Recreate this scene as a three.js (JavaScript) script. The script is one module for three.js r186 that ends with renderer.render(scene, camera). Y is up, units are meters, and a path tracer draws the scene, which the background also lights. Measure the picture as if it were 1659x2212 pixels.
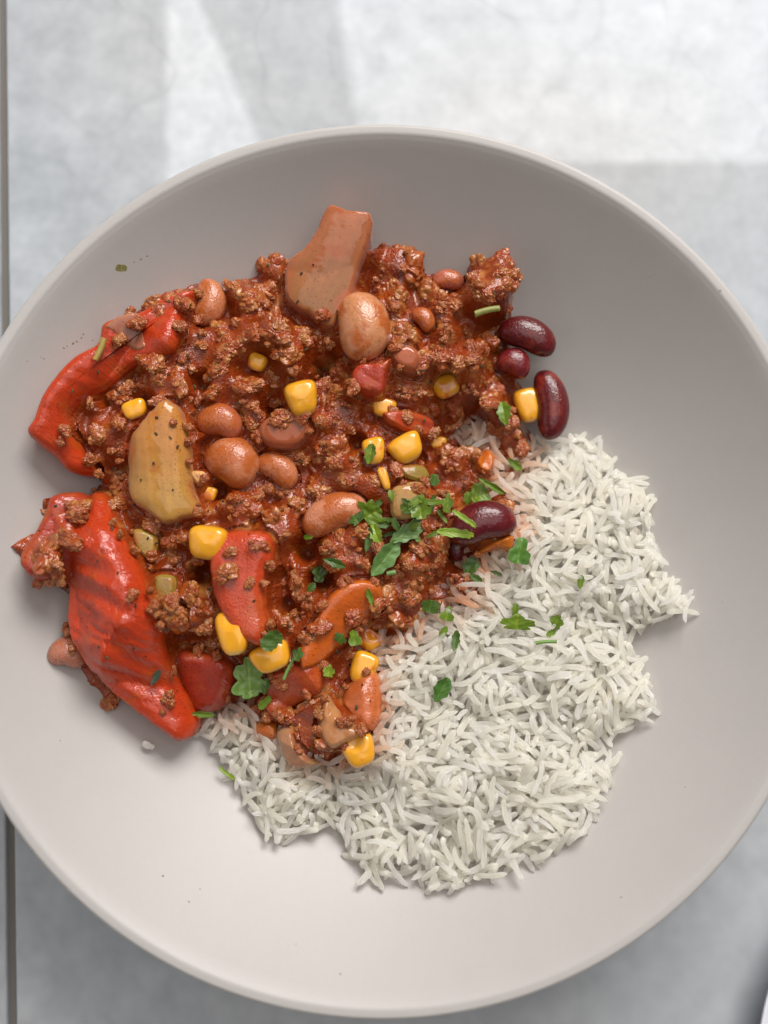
import * as THREE from 'three';
import { ImprovedNoise } from 'three/addons/math/ImprovedNoise.js';
import { mergeGeometries } from 'three/addons/utils/BufferGeometryUtils.js';
import { RectAreaLightUniformsLib } from 'three/addons/lights/RectAreaLightUniformsLib.js';

// ---------------------------------------------------------------- camera, light, exposure
const scene = new THREE.Scene();
const camera = new THREE.PerspectiveCamera(58, 0.75, 0.01, 20);
const TILT = 4.75 * Math.PI / 180;
camera.position.set(0.0005, 0.325, 0.010);
camera.up.set(0, 0, -1);
camera.lookAt(camera.position.clone().add(new THREE.Vector3(0, -Math.cos(TILT), -Math.sin(TILT))));
camera.focus = 0.284;
camera.userData.fStop = 4.8;
camera.updateMatrixWorld(true); camera.updateProjectionMatrix();
const renderer = new THREE.WebGLRenderer({ antialias: true });
renderer.setSize(768, 1024);
renderer.toneMapping = THREE.LinearToneMapping;
renderer.toneMappingExposure = 1.32;
renderer.shadowMap.enabled = true;
RectAreaLightUniformsLib.init();
scene.background = new THREE.Color().setRGB(0.09, 0.09, 0.092);          // dim light of the room around
const unseenWindowLight = new THREE.RectAreaLight(new THREE.Color().setRGB(1, 0.98, 0.95), 12, 0.72, 0.5);  // out of view, placed to light the bowl from the upper right
unseenWindowLight.position.set(0.34, 0.82, -0.86); unseenWindowLight.lookAt(0, 0.03, 0); scene.add(unseenWindowLight);
const unseenCeilingLight = new THREE.RectAreaLight(new THREE.Color().setRGB(1, 0.975, 0.94), 1.05, 1.6, 1.6);   // out of view overhead, placed as ceiling bounce to soften the shade
unseenCeilingLight.position.set(0.25, 1.6, -0.2); unseenCeilingLight.lookAt(0.1, 0, -0.1); scene.add(unseenCeilingLight);
const SUN_EL = 30 * Math.PI / 180;
const sun = new THREE.DirectionalLight(new THREE.Color().setRGB(1, 0.99, 0.98), 2.3);
sun.position.set(-Math.cos(SUN_EL), Math.sin(SUN_EL), 0); sun.target.position.set(0, 0, 0);
sun.castShadow = true; sun.shadow.radius = 1;
sun.shadow.mapSize.set(2048, 2048);
Object.assign(sun.shadow.camera, { left: -0.4, right: 0.4, top: 0.4, bottom: -0.4, near: 0.01, far: 3 });
sun.position.multiplyScalar(1.2);
scene.add(sun, sun.target);

// ---------------------------------------------------------------- helpers
let seed = 12345;
const rnd = () => { seed = (seed + 0x6D2B79F5) | 0; let t = Math.imul(seed ^ (seed >>> 15), 1 | seed); t = (t + Math.imul(t ^ (t >>> 7), 61 | t)) ^ t; return ((t ^ (t >>> 14)) >>> 0) / 4294967296; };
const rr = (a, b) => a + (b - a) * rnd();
const PN = new ImprovedNoise();
const noise = (x, y, z = 0) => PN.noise(x + 31.7, y + 17.3, z + 5.1);
const fbm = (x, y, z = 0, o = 3) => { let s = 0, a = 0.5, f = 1; for (let i = 0; i < o; i++) { s += a * noise(x * f, y * f, z * f + i * 7.7); a *= 0.5; f *= 2.03; } return s; };
const clamp = (x, a = 0, b = 1) => Math.min(b, Math.max(a, x));
const lerp = (a, b, t) => a + (b - a) * t;
const ss = (a, b, x) => { const t = clamp((x - a) / (b - a)); return t * t * (3 - 2 * t); };
const hash2 = (i, j) => { let h = Math.imul(i | 0, 374761393) ^ Math.imul(j | 0, 668265263); h = Math.imul(h ^ (h >>> 13), 1274126177); return ((h ^ (h >>> 16)) >>> 0) / 4294967296; };
// photo pixel (1659 x 2212 grid) to the point at height h
const FPX = 1106 / Math.tan(29 * Math.PI / 180);
const ray = new THREE.Vector3();
function at(px, py, h) {
  ray.set((px - 829.5) / FPX, -(py - 1106) / FPX, -1).applyQuaternion(camera.quaternion);
  const t = (h - camera.position.y) / ray.y;
  return new THREE.Vector3(camera.position.x + ray.x * t, h, camera.position.z + ray.z * t);
}
const PX = 1.42e-4;                                                   // metres per photo pixel at the food
// close-up windows of the photograph used to read outlines
const win = (ox, oy, k) => (a) => a.map(([x, y]) => [x * k + ox, y * k + oy]);
const C1 = win(0, 438.9, 0.3638), C2 = win(493.7, 384, 0.463), C3 = win(0, 987.5, 0.3638), C4 = win(493.7, 987.5, 0.3968), C5 = win(932.6, 877.8, 0.3638);
const used = {};
const numbered = (n) => { const k = used[n] = (used[n] ?? -1) + 1; return k ? `${n}_${String(k).padStart(3, '0')}` : n; };
function tag(o, name, label, category, group, kind) {
  o.name = numbered(name); o.userData.label = label; 
  if (category) o.userData.category = category;
  if (group) o.userData.group = group;
  if (kind) o.userData.kind = kind;
  o.traverse((c) => { c.castShadow = c.receiveShadow = true; });
  scene.add(o); return o;
}
const shade = (o) => { o.castShadow = o.receiveShadow = true; return o; };
function geo(pos, idx, col, uv) {
  const g = new THREE.BufferGeometry();
  g.setAttribute('position', new THREE.Float32BufferAttribute(pos, 3));
  if (col) g.setAttribute('color', new THREE.Float32BufferAttribute(col, 3));
  if (uv) g.setAttribute('uv', new THREE.Float32BufferAttribute(uv, 2));
  g.setIndex(idx); g.computeVertexNormals(); return g;
}
function noiseTexture(n, fn, srgb, rep = 1) {
  const d = new Uint8Array(n * n * 4);
  for (let j = 0; j < n; j++) for (let i = 0; i < n; i++) { const c = fn(i / n, j / n); const k = (j * n + i) * 4; d[k] = clamp(c[0]) * 255; d[k + 1] = clamp(c[1]) * 255; d[k + 2] = clamp(c[2]) * 255; d[k + 3] = 255; }
  const t = new THREE.DataTexture(d, n, n); t.wrapS = t.wrapT = THREE.RepeatWrapping; t.magFilter = THREE.LinearFilter; t.minFilter = THREE.LinearFilter;
  if (srgb) t.colorSpace = THREE.SRGBColorSpace; t.repeat.set(rep, rep); t.needsUpdate = true; return t;
}
const wrapN = (u, v, f, z) => { // tiling noise
  const a = u * f, b = v * f, w = (x) => ss(0, 1, x);
  return lerp(lerp(noise(a, b, z), noise(a - f, b, z), w(u)), lerp(noise(a, b - f, z), noise(a - f, b - f, z), w(u)), w(v));
};
const grainBump = noiseTexture(256, (u, v) => { const x = 0.5 + 0.5 * wrapN(u, v, 24, 1) + 0.3 * wrapN(u, v, 60, 2); return [x, x, x]; }, false);

const specks = noiseTexture(512, (u, v) => { // pulp and spice grains in the sauce coat
  const a = wrapN(u, v, 40, 21), b = wrapN(u, v, 70, 23), c = wrapN(u, v, 9, 25), l = ss(0.28, 0.45, b), d = ss(0.33, 0.45, a), m = 0.06 * c + 0.06 * wrapN(u, v, 110, 27);
  return [0.84 + m + 0.16 * l - 0.40 * d, 0.70 + m + 0.30 * l - 0.38 * d, 0.70 + m + 0.30 * l - 0.38 * d];
}, false);
const glaze = noiseTexture(512, (u, v) => { const c = 0.965 + 0.03 * wrapN(u, v, 6, 31) + 0.02 * wrapN(u, v, 30, 33) + 0.02 * wrapN(u, v, 160, 35) - 0.3 * ss(0.62, 0.72, wrapN(u, v, 120, 37)); return [c, c, c]; }, false);
glaze.repeat.set(3, 1);
// ---------------------------------------------------------------- materials
const std = (o) => new THREE.MeshPhysicalMaterial(o);
const RGB = (r, g, b) => new THREE.Color().setRGB(r, g, b);
const SAUCE = [0.33, 0.050, 0.006], MINCE = [0.45, 0.175, 0.045];
const M = {
  bowl: std({ color: RGB(0.465, 0.435, 0.415), roughness: 0.42, specularIntensity: 0.8, map: glaze, bumpMap: grainBump.clone(), bumpScale: 0.00002 }),
  wet: std({ vertexColors: true, map: specks.clone(), color: RGB(1.17, 1.38, 1.38), roughness: 0.2, specularIntensity: 0.9, clearcoat: 0.4, clearcoatRoughness: 0.05, bumpMap: grainBump.clone(), bumpScale: 0.0004 }),
  crumb: std({ vertexColors: true, map: specks.clone(), color: RGB(1.17, 1.38, 1.38), roughness: 0.27, clearcoat: 0.25, clearcoatRoughness: 0.06, bumpMap: grainBump.clone(), bumpScale: 0.00025 }),
  veg: std({ vertexColors: true, map: specks.clone(), color: RGB(1.17, 1.38, 1.38), roughness: 0.25, clearcoat: 0.1, clearcoatRoughness: 0.06, bumpMap: grainBump.clone(), bumpScale: 0.00017 }),
  bean: std({ vertexColors: true, map: specks.clone(), color: RGB(1.17, 1.38, 1.38), roughness: 0.24, clearcoat: 0.2, clearcoatRoughness: 0.08, bumpMap: grainBump.clone(), bumpScale: 0.00016 }),
  onion: std({ vertexColors: true, map: specks.clone(), color: RGB(1.17, 1.38, 1.38), roughness: 1, transmission: 0.16, thickness: 0, clearcoat: 1, clearcoatRoughness: 0.1 }),
  corn: std({ vertexColors: true, roughness: 0.3, clearcoat: 0.7, clearcoatRoughness: 0.12 }),
  rice: std({ vertexColors: true, roughness: 1, transmission: 0.88, thickness: 0, specularIntensity: 0.5, clearcoat: 0.35, clearcoatRoughness: 0.25 }),
  leaf: std({ vertexColors: true, roughness: 0.45, side: THREE.DoubleSide, clearcoat: 0.15, clearcoatRoughness: 0.3 }),
  grout: std({ color: RGB(0.16, 0.145, 0.13), roughness: 0.95 }),
  dish: std({ color: RGB(0.78, 0.78, 0.84), roughness: 0.3 }),
  unseen_screen: std({ color: RGB(0.7, 0.7, 0.7), roughness: 0.9 }),
};
M.bowl.bumpMap.repeat.set(60, 12); M.onion.map.repeat.set(1 / 0.02, 1 / 0.02);
for (const k of ['wet', 'veg', 'bean', 'crumb']) { M[k].bumpMap.repeat.set(1 / 0.02, 1 / 0.02); M[k].map.repeat.set(1 / 0.02, 1 / 0.02); }

// ---------------------------------------------------------------- the table of stone tiles
{
  const vein = (x, y) => { const wx = x + 0.12 * fbm(x * 5, y * 5, 3), wy = y + 0.12 * fbm(x * 5, y * 5, 9); return Math.pow(1 - Math.min(1, Math.abs(noise(wx * 6, wy * 4, 2)) * 9), 3); };
  const tex = noiseTexture(1024, (u, v) => {
    const x = u, y = v, c = 0.69 + 0.035 * wrapN(u, v, 7, 4) + 0.03 * wrapN(u, v, 19, 6) + 0.05 * wrapN(u, v, 55, 8) + 0.03 * wrapN(u, v, 140, 8) - 0.03 * vein(x * 2, y * 2) * ss(-0.2, 0.3, wrapN(u, v, 4, 12));
    const w = 0.018 * wrapN(u, v, 5, 15);
    return [c - 0.010 + w, c, c + 0.014 - w];
  }, true, 1 / 0.5);
  const tileMat = std({ map: tex, roughness: 0.6, specularIntensity: 0.5 });
  const table = new THREE.Group();
  const g0 = at(3, 0, 0), g1 = at(25, 2212, 0), dir = g1.clone().sub(g0).normalize(), ang = Math.atan2(dir.x, dir.z);
  const tile = (x0, x1) => {
    const s = new THREE.Shape(); s.moveTo(x0, -0.7); s.lineTo(x1, -0.7); s.lineTo(x1, 0.6); s.lineTo(x0, 0.6); s.closePath();
    const g = new THREE.ExtrudeGeometry(s, { depth: 0.007, bevelEnabled: true, bevelThickness: 0.001, bevelSize: 0.0007, bevelOffset: -0.0007, bevelSegments: 3 });
    g.rotateX(-Math.PI / 2); g.translate(0, -0.008, 0);
    return shade(new THREE.Mesh(g, tileMat));
  };
  const a = tile(0.0015, 0.9), b = tile(-0.6, -0.0015); a.name = 'tile'; b.name = 'tile_001';
  const gr = shade(new THREE.Mesh(new THREE.BoxGeometry(1.5, 0.006, 1.3), M.grout)); gr.position.set(0.15, -0.0052 - 0.0001, 0); gr.scale.y = 1; gr.position.y = -0.0048; gr.name = 'grout';
  table.add(a, b, gr); table.position.set(g0.x, 0, g0.z); table.position.addScaledVector(dir, 0.18); table.rotation.y = ang;
  tag(table, 'tabletop', 'pale grey stone tiled tabletop with a dark grout line at left', undefined, undefined, 'structure');
}
// unseen screen, shaped to shade the bowl and leave sun patches on the table
{
  const X = -0.30, up = Math.tan(SUN_EL), w = (px, py) => { const p = at(px, py, 0); return [p.z, (p.x - X) * up]; };
  const s = new THREE.Shape();
  // order the outline: left shade, strip of sun, slanted shade, wide sun, lower edge
  const out = [[-900, 3400], [-900, -400], [360, -400], [362, 470], [640, 470], [560, 262], [437, -20], [300, -330], [660, -330], [728, 0], [772, 262], [788, 350], [2700, 350], [2700, 3400]].map(([x, y]) => w(x, y));
  s.moveTo(...out[0]); out.slice(1).forEach((p) => s.lineTo(...p)); s.closePath();
  const g = new THREE.ExtrudeGeometry(s, { depth: 0.003, bevelEnabled: false });
  const m = new THREE.Mesh(g, M.unseen_screen); m.position.x = X; m.rotation.y = -Math.PI / 2;
  tag(m, 'unseen_sun_screen', 'white screen out of view at the left, shaped to cast the sun patches on the table', 'unseen_screen');
}
// another dish, whose rim just enters the lower right corner
{
  const c = at(2205, 2330, 0.014), r = 540 * 1.56e-4, pr = [[0, 0.004], [r * 0.5, 0.004], [r * 0.62, 0.0045], [r * 0.8, 0.009], [r * 0.97, 0.0135], [r, 0.0145], [r * 1.008, 0.0136], [r * 0.99, 0.012], [r * 0.8, 0.006], [r * 0.62, 0.0005], [r * 0.55, 0.0], [0, 0.0005]];
  const m = new THREE.Mesh(new THREE.LatheGeometry(pr.map((p) => new THREE.Vector2(...p)), 96), M.dish);
  m.position.set(c.x, 0.0002, c.z);
  tag(m, 'dish', 'pale rim of another dish in the lower right corner', 'dish');
}

// ---------------------------------------------------------------- the bowl
const RIM = 0.1262, FLOOR = 0.010, DEPTH = 0.0475;
const bowlY = (r) => { const s = clamp((r - 0.040) / (RIM - 0.040), 0, 1.2); return FLOOR + DEPTH * Math.pow(s, 1.95); };
{
  const pr = [];
  for (let i = 0; i <= 60; i++) { const r = (RIM - 0.0012) * i / 60; pr.push([r, bowlY(r)]); }
  const y = FLOOR + DEPTH;
  for (const [dr, dy] of [[-0.0006, -0.00095], [0, -0.00035], [0.0005, -0.00005], [0.001, 0.0001]]) pr.push([RIM + dr, y + dy]);
  for (let i = 0; i <= 10; i++) { const a = Math.PI * 0.5 * i / 10; pr.push([RIM + 0.0022 + 0.0014 * Math.sin(a), y - 0.0012 + 0.0014 * Math.cos(a)]); }
  for (let i = 1; i <= 40; i++) { const r = lerp(RIM + 0.0035, 0.062, i / 40); const s = clamp((r - 0.045) / (RIM + 0.0036 - 0.045)); pr.push([r, 0.004 + (y - 0.0065) * Math.pow(s, 1.75)]); }
  pr.push([0.060, 0.001], [0.058, 0.0002], [0.054, 0.0002], [0.053, 0.004], [0, 0.004]);
  const m = new THREE.Mesh(new THREE.LatheGeometry(pr.map((p) => new THREE.Vector2(...p)), 220), M.bowl);
  tag(m, 'bowl', 'wide matt greige stoneware bowl holding the chili and rice', 'bowl');
}

// ---------------------------------------------------------------- height maps of the food
const CELL = 0.0004, N = 640, ORG = -0.128;
const gx = (x) => (x - ORG) / CELL;
const chiliOut = [[548, 605], [590, 562], [620, 570], [700, 605], [790, 562], [830, 534], [900, 544], [920, 582], [1000, 592], [1012, 575], [1075, 560], [1108, 580], [1112, 640], [1108, 690], [1118, 760], [1142, 830], [1146, 895], [1168, 922], [1158, 965], [1140, 1018], [1100, 1034], [1080, 1000], [1068, 935], [1040, 900], [1010, 905], [998, 950], [1020, 980], [1052, 985], [1070, 1010], [1075, 1045], [1100, 1060], [1120, 1090], [1122, 1150], [1102, 1186], [1045, 1208], [1018, 1242], [1032, 1288], [990, 1306], [925, 1316], [905, 1356], [862, 1390], [825, 1392], [812, 1410], [824, 1450], [820, 1500], [825, 1560], [808, 1590], [810, 1630], [770, 1648], [720, 1652], [660, 1646], [625, 1628], [600, 1580], [565, 1580], [560, 1550], [500, 1538], [460, 1540], [410, 1500], [300, 1490], [230, 1525], [180, 1440], [160, 1430], [160, 1370], [165, 1345], [160, 1290], [85, 1235], [62, 1185], [105, 1150], [118, 1085], [190, 1070], [215, 1040], [190, 985], [150, 935], [185, 850], [265, 755], [300, 700], [360, 655], [420, 628], [480, 625], [500, 628]];
const riceOut = [[1010, 860], [1120, 900], [1165, 950], [1240, 940], [1285, 962], [1325, 1012], [1372, 1045], [1400, 1100], [1395, 1150], [1412, 1190], [1410, 1230], [1455, 1285], [1465, 1322], [1400, 1340], [1360, 1370], [1362, 1410], [1388, 1475], [1395, 1515], [1330, 1570], [1290, 1600], [1300, 1660], [1262, 1735], [1235, 1770], [1160, 1815], [1100, 1840], [1040, 1860], [950, 1890], [880, 1862], [810, 1868], [770, 1835], [725, 1775], [640, 1795], [570, 1775], [525, 1700], [480, 1630], [425, 1565], [470, 1480], [600, 1440], [720, 1300], [860, 1150], [930, 1000], [960, 900]];
function signedDistance(poly) {
  const f = new Float32Array(N * N), n = poly.length;
  for (let j = 0; j < N; j++) for (let i = 0; i < N; i++) {
    const x = ORG + i * CELL, z = ORG + j * CELL; let d = 1e9, inside = false;
    for (let k = 0, l = n - 1; k < n; l = k++) {
      const [ax, az] = poly[l], [bx, bz] = poly[k], ex = bx - ax, ez = bz - az, t = clamp(((x - ax) * ex + (z - az) * ez) / (ex * ex + ez * ez));
      const qx = ax + ex * t - x, qz = az + ez * t - z; d = Math.min(d, qx * qx + qz * qz);
      if ((az > z) !== (bz > z) && x < (bx - ax) * (z - az) / (bz - az) + ax) inside = !inside;
    }
    f[j * N + i] = inside ? Math.sqrt(d) : -Math.sqrt(d);
  }
  return f;
}
const flat = (poly, h) => poly.map(([x, y]) => { const p = at(x, y, h); return [p.x, p.z]; });
const dChili = signedDistance(flat(chiliOut, 0.031)), dRice = signedDistance(flat(riceOut, 0.022));
const sample = (f, x, z) => { const a = clamp(gx(x), 0, N - 1.001), b = clamp(gx(z), 0, N - 1.001), i = a | 0, j = b | 0, u = a - i, v = b - j, k = j * N + i; return lerp(lerp(f[k], f[k + 1], u), lerp(f[k + N], f[k + N + 1], u), v); };
const bed = new Float32Array(N * N), top = new Float32Array(N * N), H = new Float32Array(N * N), ID = new Int32Array(N * N), riceTop = new Float32Array(N * N);
for (let j = 0; j < N; j++) for (let i = 0; i < N; i++) {
  const k = j * N + i, x = ORG + i * CELL, z = ORG + j * CELL, by = bowlY(Math.hypot(x, z)), dr = dRice[k], dc = dChili[k];
  const tr = dr < 0 ? 0 : 0.0035 + 0.009 * ss(0, 0.012, dr) + 0.0125 * ss(0.010, 0.034, dr) + 0.0060 * fbm(x * 70, z * 70, 1) * ss(0, 0.012, dr);
  riceTop[k] = by + tr;
  bed[k] = by + (dr < 0 ? 0 : Math.max(0, tr - 0.002));
  const mound = by * 0.55 + 0.0065 + 0.006 + 0.0235 * ss(-0.004, 0.026, dc) + 0.004 * fbm(x * 45, z * 45, 8);
  top[k] = Math.max(mound, bed[k] + 0.0055 * ss(-0.002, 0.006, dc), by + 0.006);
}
const moundY = (x, z) => sample(top, x, z);
const put = (px, py) => { let h = 0.035, p; for (let i = 0; i < 4; i++) { p = at(px, py, h); h = moundY(p.x, p.z); } p.y = h; return p; };

// ---------------------------------------------------------------- rice: grains dropped one on another
const riceThing = new THREE.Group();
{
  const hm = new Float32Array(N * N), id = new Int32Array(N * N).fill(-1), ok = [];
  const clear = (k) => dChili[k] < 0.009;
  for (let k = 0; k < N * N; k++) { const i = k % N, j = (k / N) | 0, by = bowlY(Math.hypot(ORG + i * CELL, ORG + j * CELL)); hm[k] = dRice[k] > 0 ? Math.max(by, riceTop[k] - 0.0042) : by; if (dRice[k] > 0.0006 && clear(k)) ok.push(k); }
  // bed of packed rice under the grains that show
  {
    const st = 3, n = Math.floor(N / st), pos = [], idx = [], col = [], map = new Int32Array(n * n).fill(-1);
    for (let j = 0; j < n; j++) for (let i = 0; i < n; i++) { const k = j * st * N + i * st; if (dRice[k] > 0.003) { map[j * n + i] = pos.length / 3; pos.push(ORG + i * st * CELL, hm[k] - 0.0004, ORG + j * st * CELL); col.push(0.99, 0.98, 0.95); } }
    for (let j = 0; j < n - 1; j++) for (let i = 0; i < n - 1; i++) { const a = map[j * n + i], b = map[j * n + i + 1], c = map[(j + 1) * n + i], d = map[(j + 1) * n + i + 1]; if (a >= 0 && b >= 0 && c >= 0 && d >= 0) idx.push(a, c, b, b, c, d); }
    const m = shade(new THREE.Mesh(geo(pos, idx, col), M.rice)); m.name = 'packed_rice'; m.userData.kind = 'stuff'; riceThing.add(m);
  }
  // grain shapes: long, slightly bent, blunt or pointed ends
  const variants = [];
  for (let v = 0; v < 14; v++) {
    const L = 1, ns = 12, nr = 9, pos = [], idx = [], bend = rr(-0.2, 0.2) + (v % 4 === 0 ? 0.2 : 0), bend2 = rr(-0.05, 0.05), w0 = rr(0.9, 1.06), blunt = rr(0.5, 0.8), flatK = rr(0.78, 0.95), ph = rr(0, 9);
    for (let i = 0; i <= ns; i++) {
      const t = -1 + 2 * i / ns, e = Math.pow(Math.max(0, 1 - Math.pow(Math.abs(t), 3.2 + blunt * 2)), 0.5) * w0 * (1 + 0.22 * noise(t * 2.2 + ph, v, 1)) * (1 - 0.10 * t);
      const cx = t * 0.5 * L, cz = bend * (t * t - 0.4) * 0.5 + bend2 * t * t * t;
      for (let a = 0; a < nr; a++) { const th = a / nr * Math.PI * 2, q = 1 + 0.08 * noise(Math.cos(th) * 1.3 + ph, Math.sin(th) * 1.3, t * 3); pos.push(cx, Math.sin(th) * e * flatK * q, cz + Math.cos(th) * e * q); }
    }
    for (let i = 0; i < ns; i++) for (let a = 0; a < nr; a++) { const p = i * nr + a, q = i * nr + (a + 1) % nr; idx.push(p, q, p + nr, q, q + nr, p + nr); }
    variants.push({ pos, idx, bend });   // x: length in units, y/z offsets in radius units except the bend
  }
  const grains = [];
  const S = 9;
  for (let tries = 0; tries < 26000 && grains.length < 5200; tries++) {
    let best = -1, bd = -1;
    for (let c = 0; c < 5; c++) { const k = ok[(rnd() * ok.length) | 0], g = riceTop[k] - hm[k]; if (g > bd) { bd = g; best = k; } }
    if (bd < 0.0002) continue;
    const x = ORG + (best % N) * CELL, z = ORG + ((best / N) | 0) * CELL;
    const edge = dRice[best] < 0.008;
    const L = rr(0.0080, 0.0128) * (rnd() < 0.18 ? 0.5 : 1), R = rr(0.00074, 0.00102), ang = fbm(x * 60, z * 60, 20) * 11 + rr(-0.9, 0.9) + (rnd() < 0.3 ? rr(-1.6, 1.6) : 0);
    const dx = Math.cos(ang), dz = Math.sin(ang), hs = []; let fine = true;
    for (let s = 0; s < S; s++) { const t = (s / (S - 1) - 0.5) * L * 0.9, a = Math.round(gx(x + dx * t)), b = Math.round(gx(z + dz * t)); if (a < 2 || b < 2 || a > N - 3 || b > N - 3) { fine = false; break; } hs.push(hm[b * N + a]); }
    if (!fine) continue;
    let mid = -1, sl = 0;
    for (let a = 0; a <= 4; a++) for (let b = 4; b < S; b++) { const ta = a - 4, tb = b - 4, y0 = a === b ? hs[a] : hs[a] + (hs[b] - hs[a]) * (-ta) / (tb - ta); if (y0 > mid) { mid = y0; sl = a === b ? 0 : (hs[b] - hs[a]) / ((tb - ta) * L * 0.9 / (S - 1)); } }
    sl = clamp(sl, -0.85, 0.85);
    if (rnd() < 0.28) sl += rr(-0.8, 0.8);
    const cy = mid + R * 0.72;
    if (cy > riceTop[best] + 0.0016 + (rnd() < 0.1 ? 0.0012 : 0)) continue;
    const g = { x, y: cy, z, ang, pitch: Math.atan(sl), L, R, v: (rnd() * variants.length) | 0, roll: rr(-0.9, 0.9), n: grains.length, see: 0, near: dChili[best] };
    grains.push(g);
    const cp = Math.cos(g.pitch);
    for (let s = -14; s <= 14; s++) { const t = s / 28 * L * cp, ey = cy + sl * t, w = R * Math.sqrt(Math.max(0, 1 - Math.pow(Math.abs(s / 14), 3))); const cx = gx(x + dx * t), cz = gx(z + dz * t), rad = Math.ceil(w / CELL);
      for (let b = -rad; b <= rad; b++) for (let a = -rad; a <= rad; a++) { const ii = Math.round(cx) + a, jj = Math.round(cz) + b, q = Math.hypot(ii - cx, jj - cz) * CELL; if (q > w || ii < 0 || jj < 0 || ii >= N || jj >= N) continue; const y = ey + Math.sqrt(w * w - q * q) * 0.9, k = jj * N + ii; if (y > hm[k]) { hm[k] = y; id[k] = g.n; } } }
  }
  for (let k = 0; k < N * N; k++) { if (id[k] >= 0 && dChili[k] < 0.0005) grains[id[k]].see++; riceTop[k] = hm[k]; }
  const grainGeo = (g) => {
    const v = variants[g.v], pos = new Array(v.pos.length), col = [], e = new THREE.Euler(0, 0, 0, 'YZX'), m = new THREE.Matrix4(), p = new THREE.Vector3();
    m.makeRotationFromEuler(e.set(g.roll, -g.ang, g.pitch)); 
    const stain = g.near > -0.007 ? ss(-0.007, 0.001, g.near) * rr(0.25, 1) * (rnd() < 0.6 ? 1 : 0.35) : 0, w = rr(0.985, 1.0), warm = rr(-0.02, 0.03);
    const c0 = [0.999 * w, (0.985 - warm * 0.2) * w, (0.95 - warm * 0.9) * w];
    const ns = 12, nr = 9;
    for (let i = 0; i <= ns; i++) { const t = -1 + 2 * i / ns, cz = v.pos[(i * nr) * 3 + 2]; 
      for (let a = 0; a < nr; a++) { const q = (i * nr + a) * 3, mz = (v.bend * (t * t - 0.4) * 0.5) ; p.set(v.pos[q] * g.L, v.pos[q + 1] * g.R, (v.pos[q + 2] - mz) * g.R + mz * g.L).applyMatrix4(m); pos[q] = p.x; pos[q + 1] = p.y; pos[q + 2] = p.z;
        const u = stain * (0.6 + 0.4 * noise(t * 3, g.n)); col.push(lerp(c0[0], 0.85, u), lerp(c0[1], 0.42, u), lerp(c0[2], 0.14, u)); } }
    return geo(pos, v.idx, col);
  };
  const order = grains.slice().sort((a, b) => b.see - a.see), shown = new Set(order.slice(0, 300).map((g) => g.n)), rest = [];
  let c = 0;
  for (const g of grains) {
    const q = grainGeo(g);
    if (shown.has(g.n)) { const m = shade(new THREE.Mesh(q, M.rice)); m.position.set(g.x, g.y, g.z); m.name = c ? `rice_grain_${String(c).padStart(3, '0')}` : 'rice_grain'; c++; riceThing.add(m); }
    else if (g.see > 0 || rnd() < 0.5) { q.translate(g.x, g.y, g.z); rest.push(q); }
  }
  const m = shade(new THREE.Mesh(mergeGeometries(rest), M.rice)); m.name = 'loose_grains'; m.userData.kind = 'stuff'; riceThing.add(m);
  console.log('grains', grains.length, 'rest', rest.length);
  tag(riceThing, 'rice', 'mound of white long grain rice on the right of the bowl', 'rice');
  // single grains that lie apart on the bowl
  const single = (px, py, ang, L, label) => { const p0 = at(px, py, 0.02), r = Math.hypot(p0.x, p0.z), p = at(px, py, bowlY(r) + 0.0009); const g = { L, R: 0.0010, v: 5, ang, pitch: 0, roll: 0.3, near: -1, n: 3 }; const q = new THREE.Mesh(grainGeo(g), M.rice); q.position.copy(p); const rad = new THREE.Vector3(-p.x, 0, -p.z).normalize(); const s = (bowlY(r + 0.001) - bowlY(r)) / 0.001; q.quaternion.setFromUnitVectors(new THREE.Vector3(0, 1, 0), new THREE.Vector3(rad.x * s, 1, rad.z * s).normalize()); tag(q, 'rice_grain', label, 'rice grain'); };
  single(320, 1610, 0.4, 0.0042, 'short broken rice grain alone on the bowl below the large red pepper');
  single(793, 1888, -0.9, 0.009, 'rice grain at the lowest edge of the mound, bent like a hook');
  single(1112, 1868, 1.15, 0.0105, 'rice grain pointing down to the rim at the lower right edge of the mound');
  single(1330, 1640, -0.9, 0.006, 'small rice grain lying just right of the mound');
}

// ---------------------------------------------------------------- chili: sauce
const chili = new THREE.Group(), S = new Float32Array(N * N);
let sauceParts;
const keepOff = new Uint8Array(N * N), lying = new Float32Array(N * N);
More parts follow.
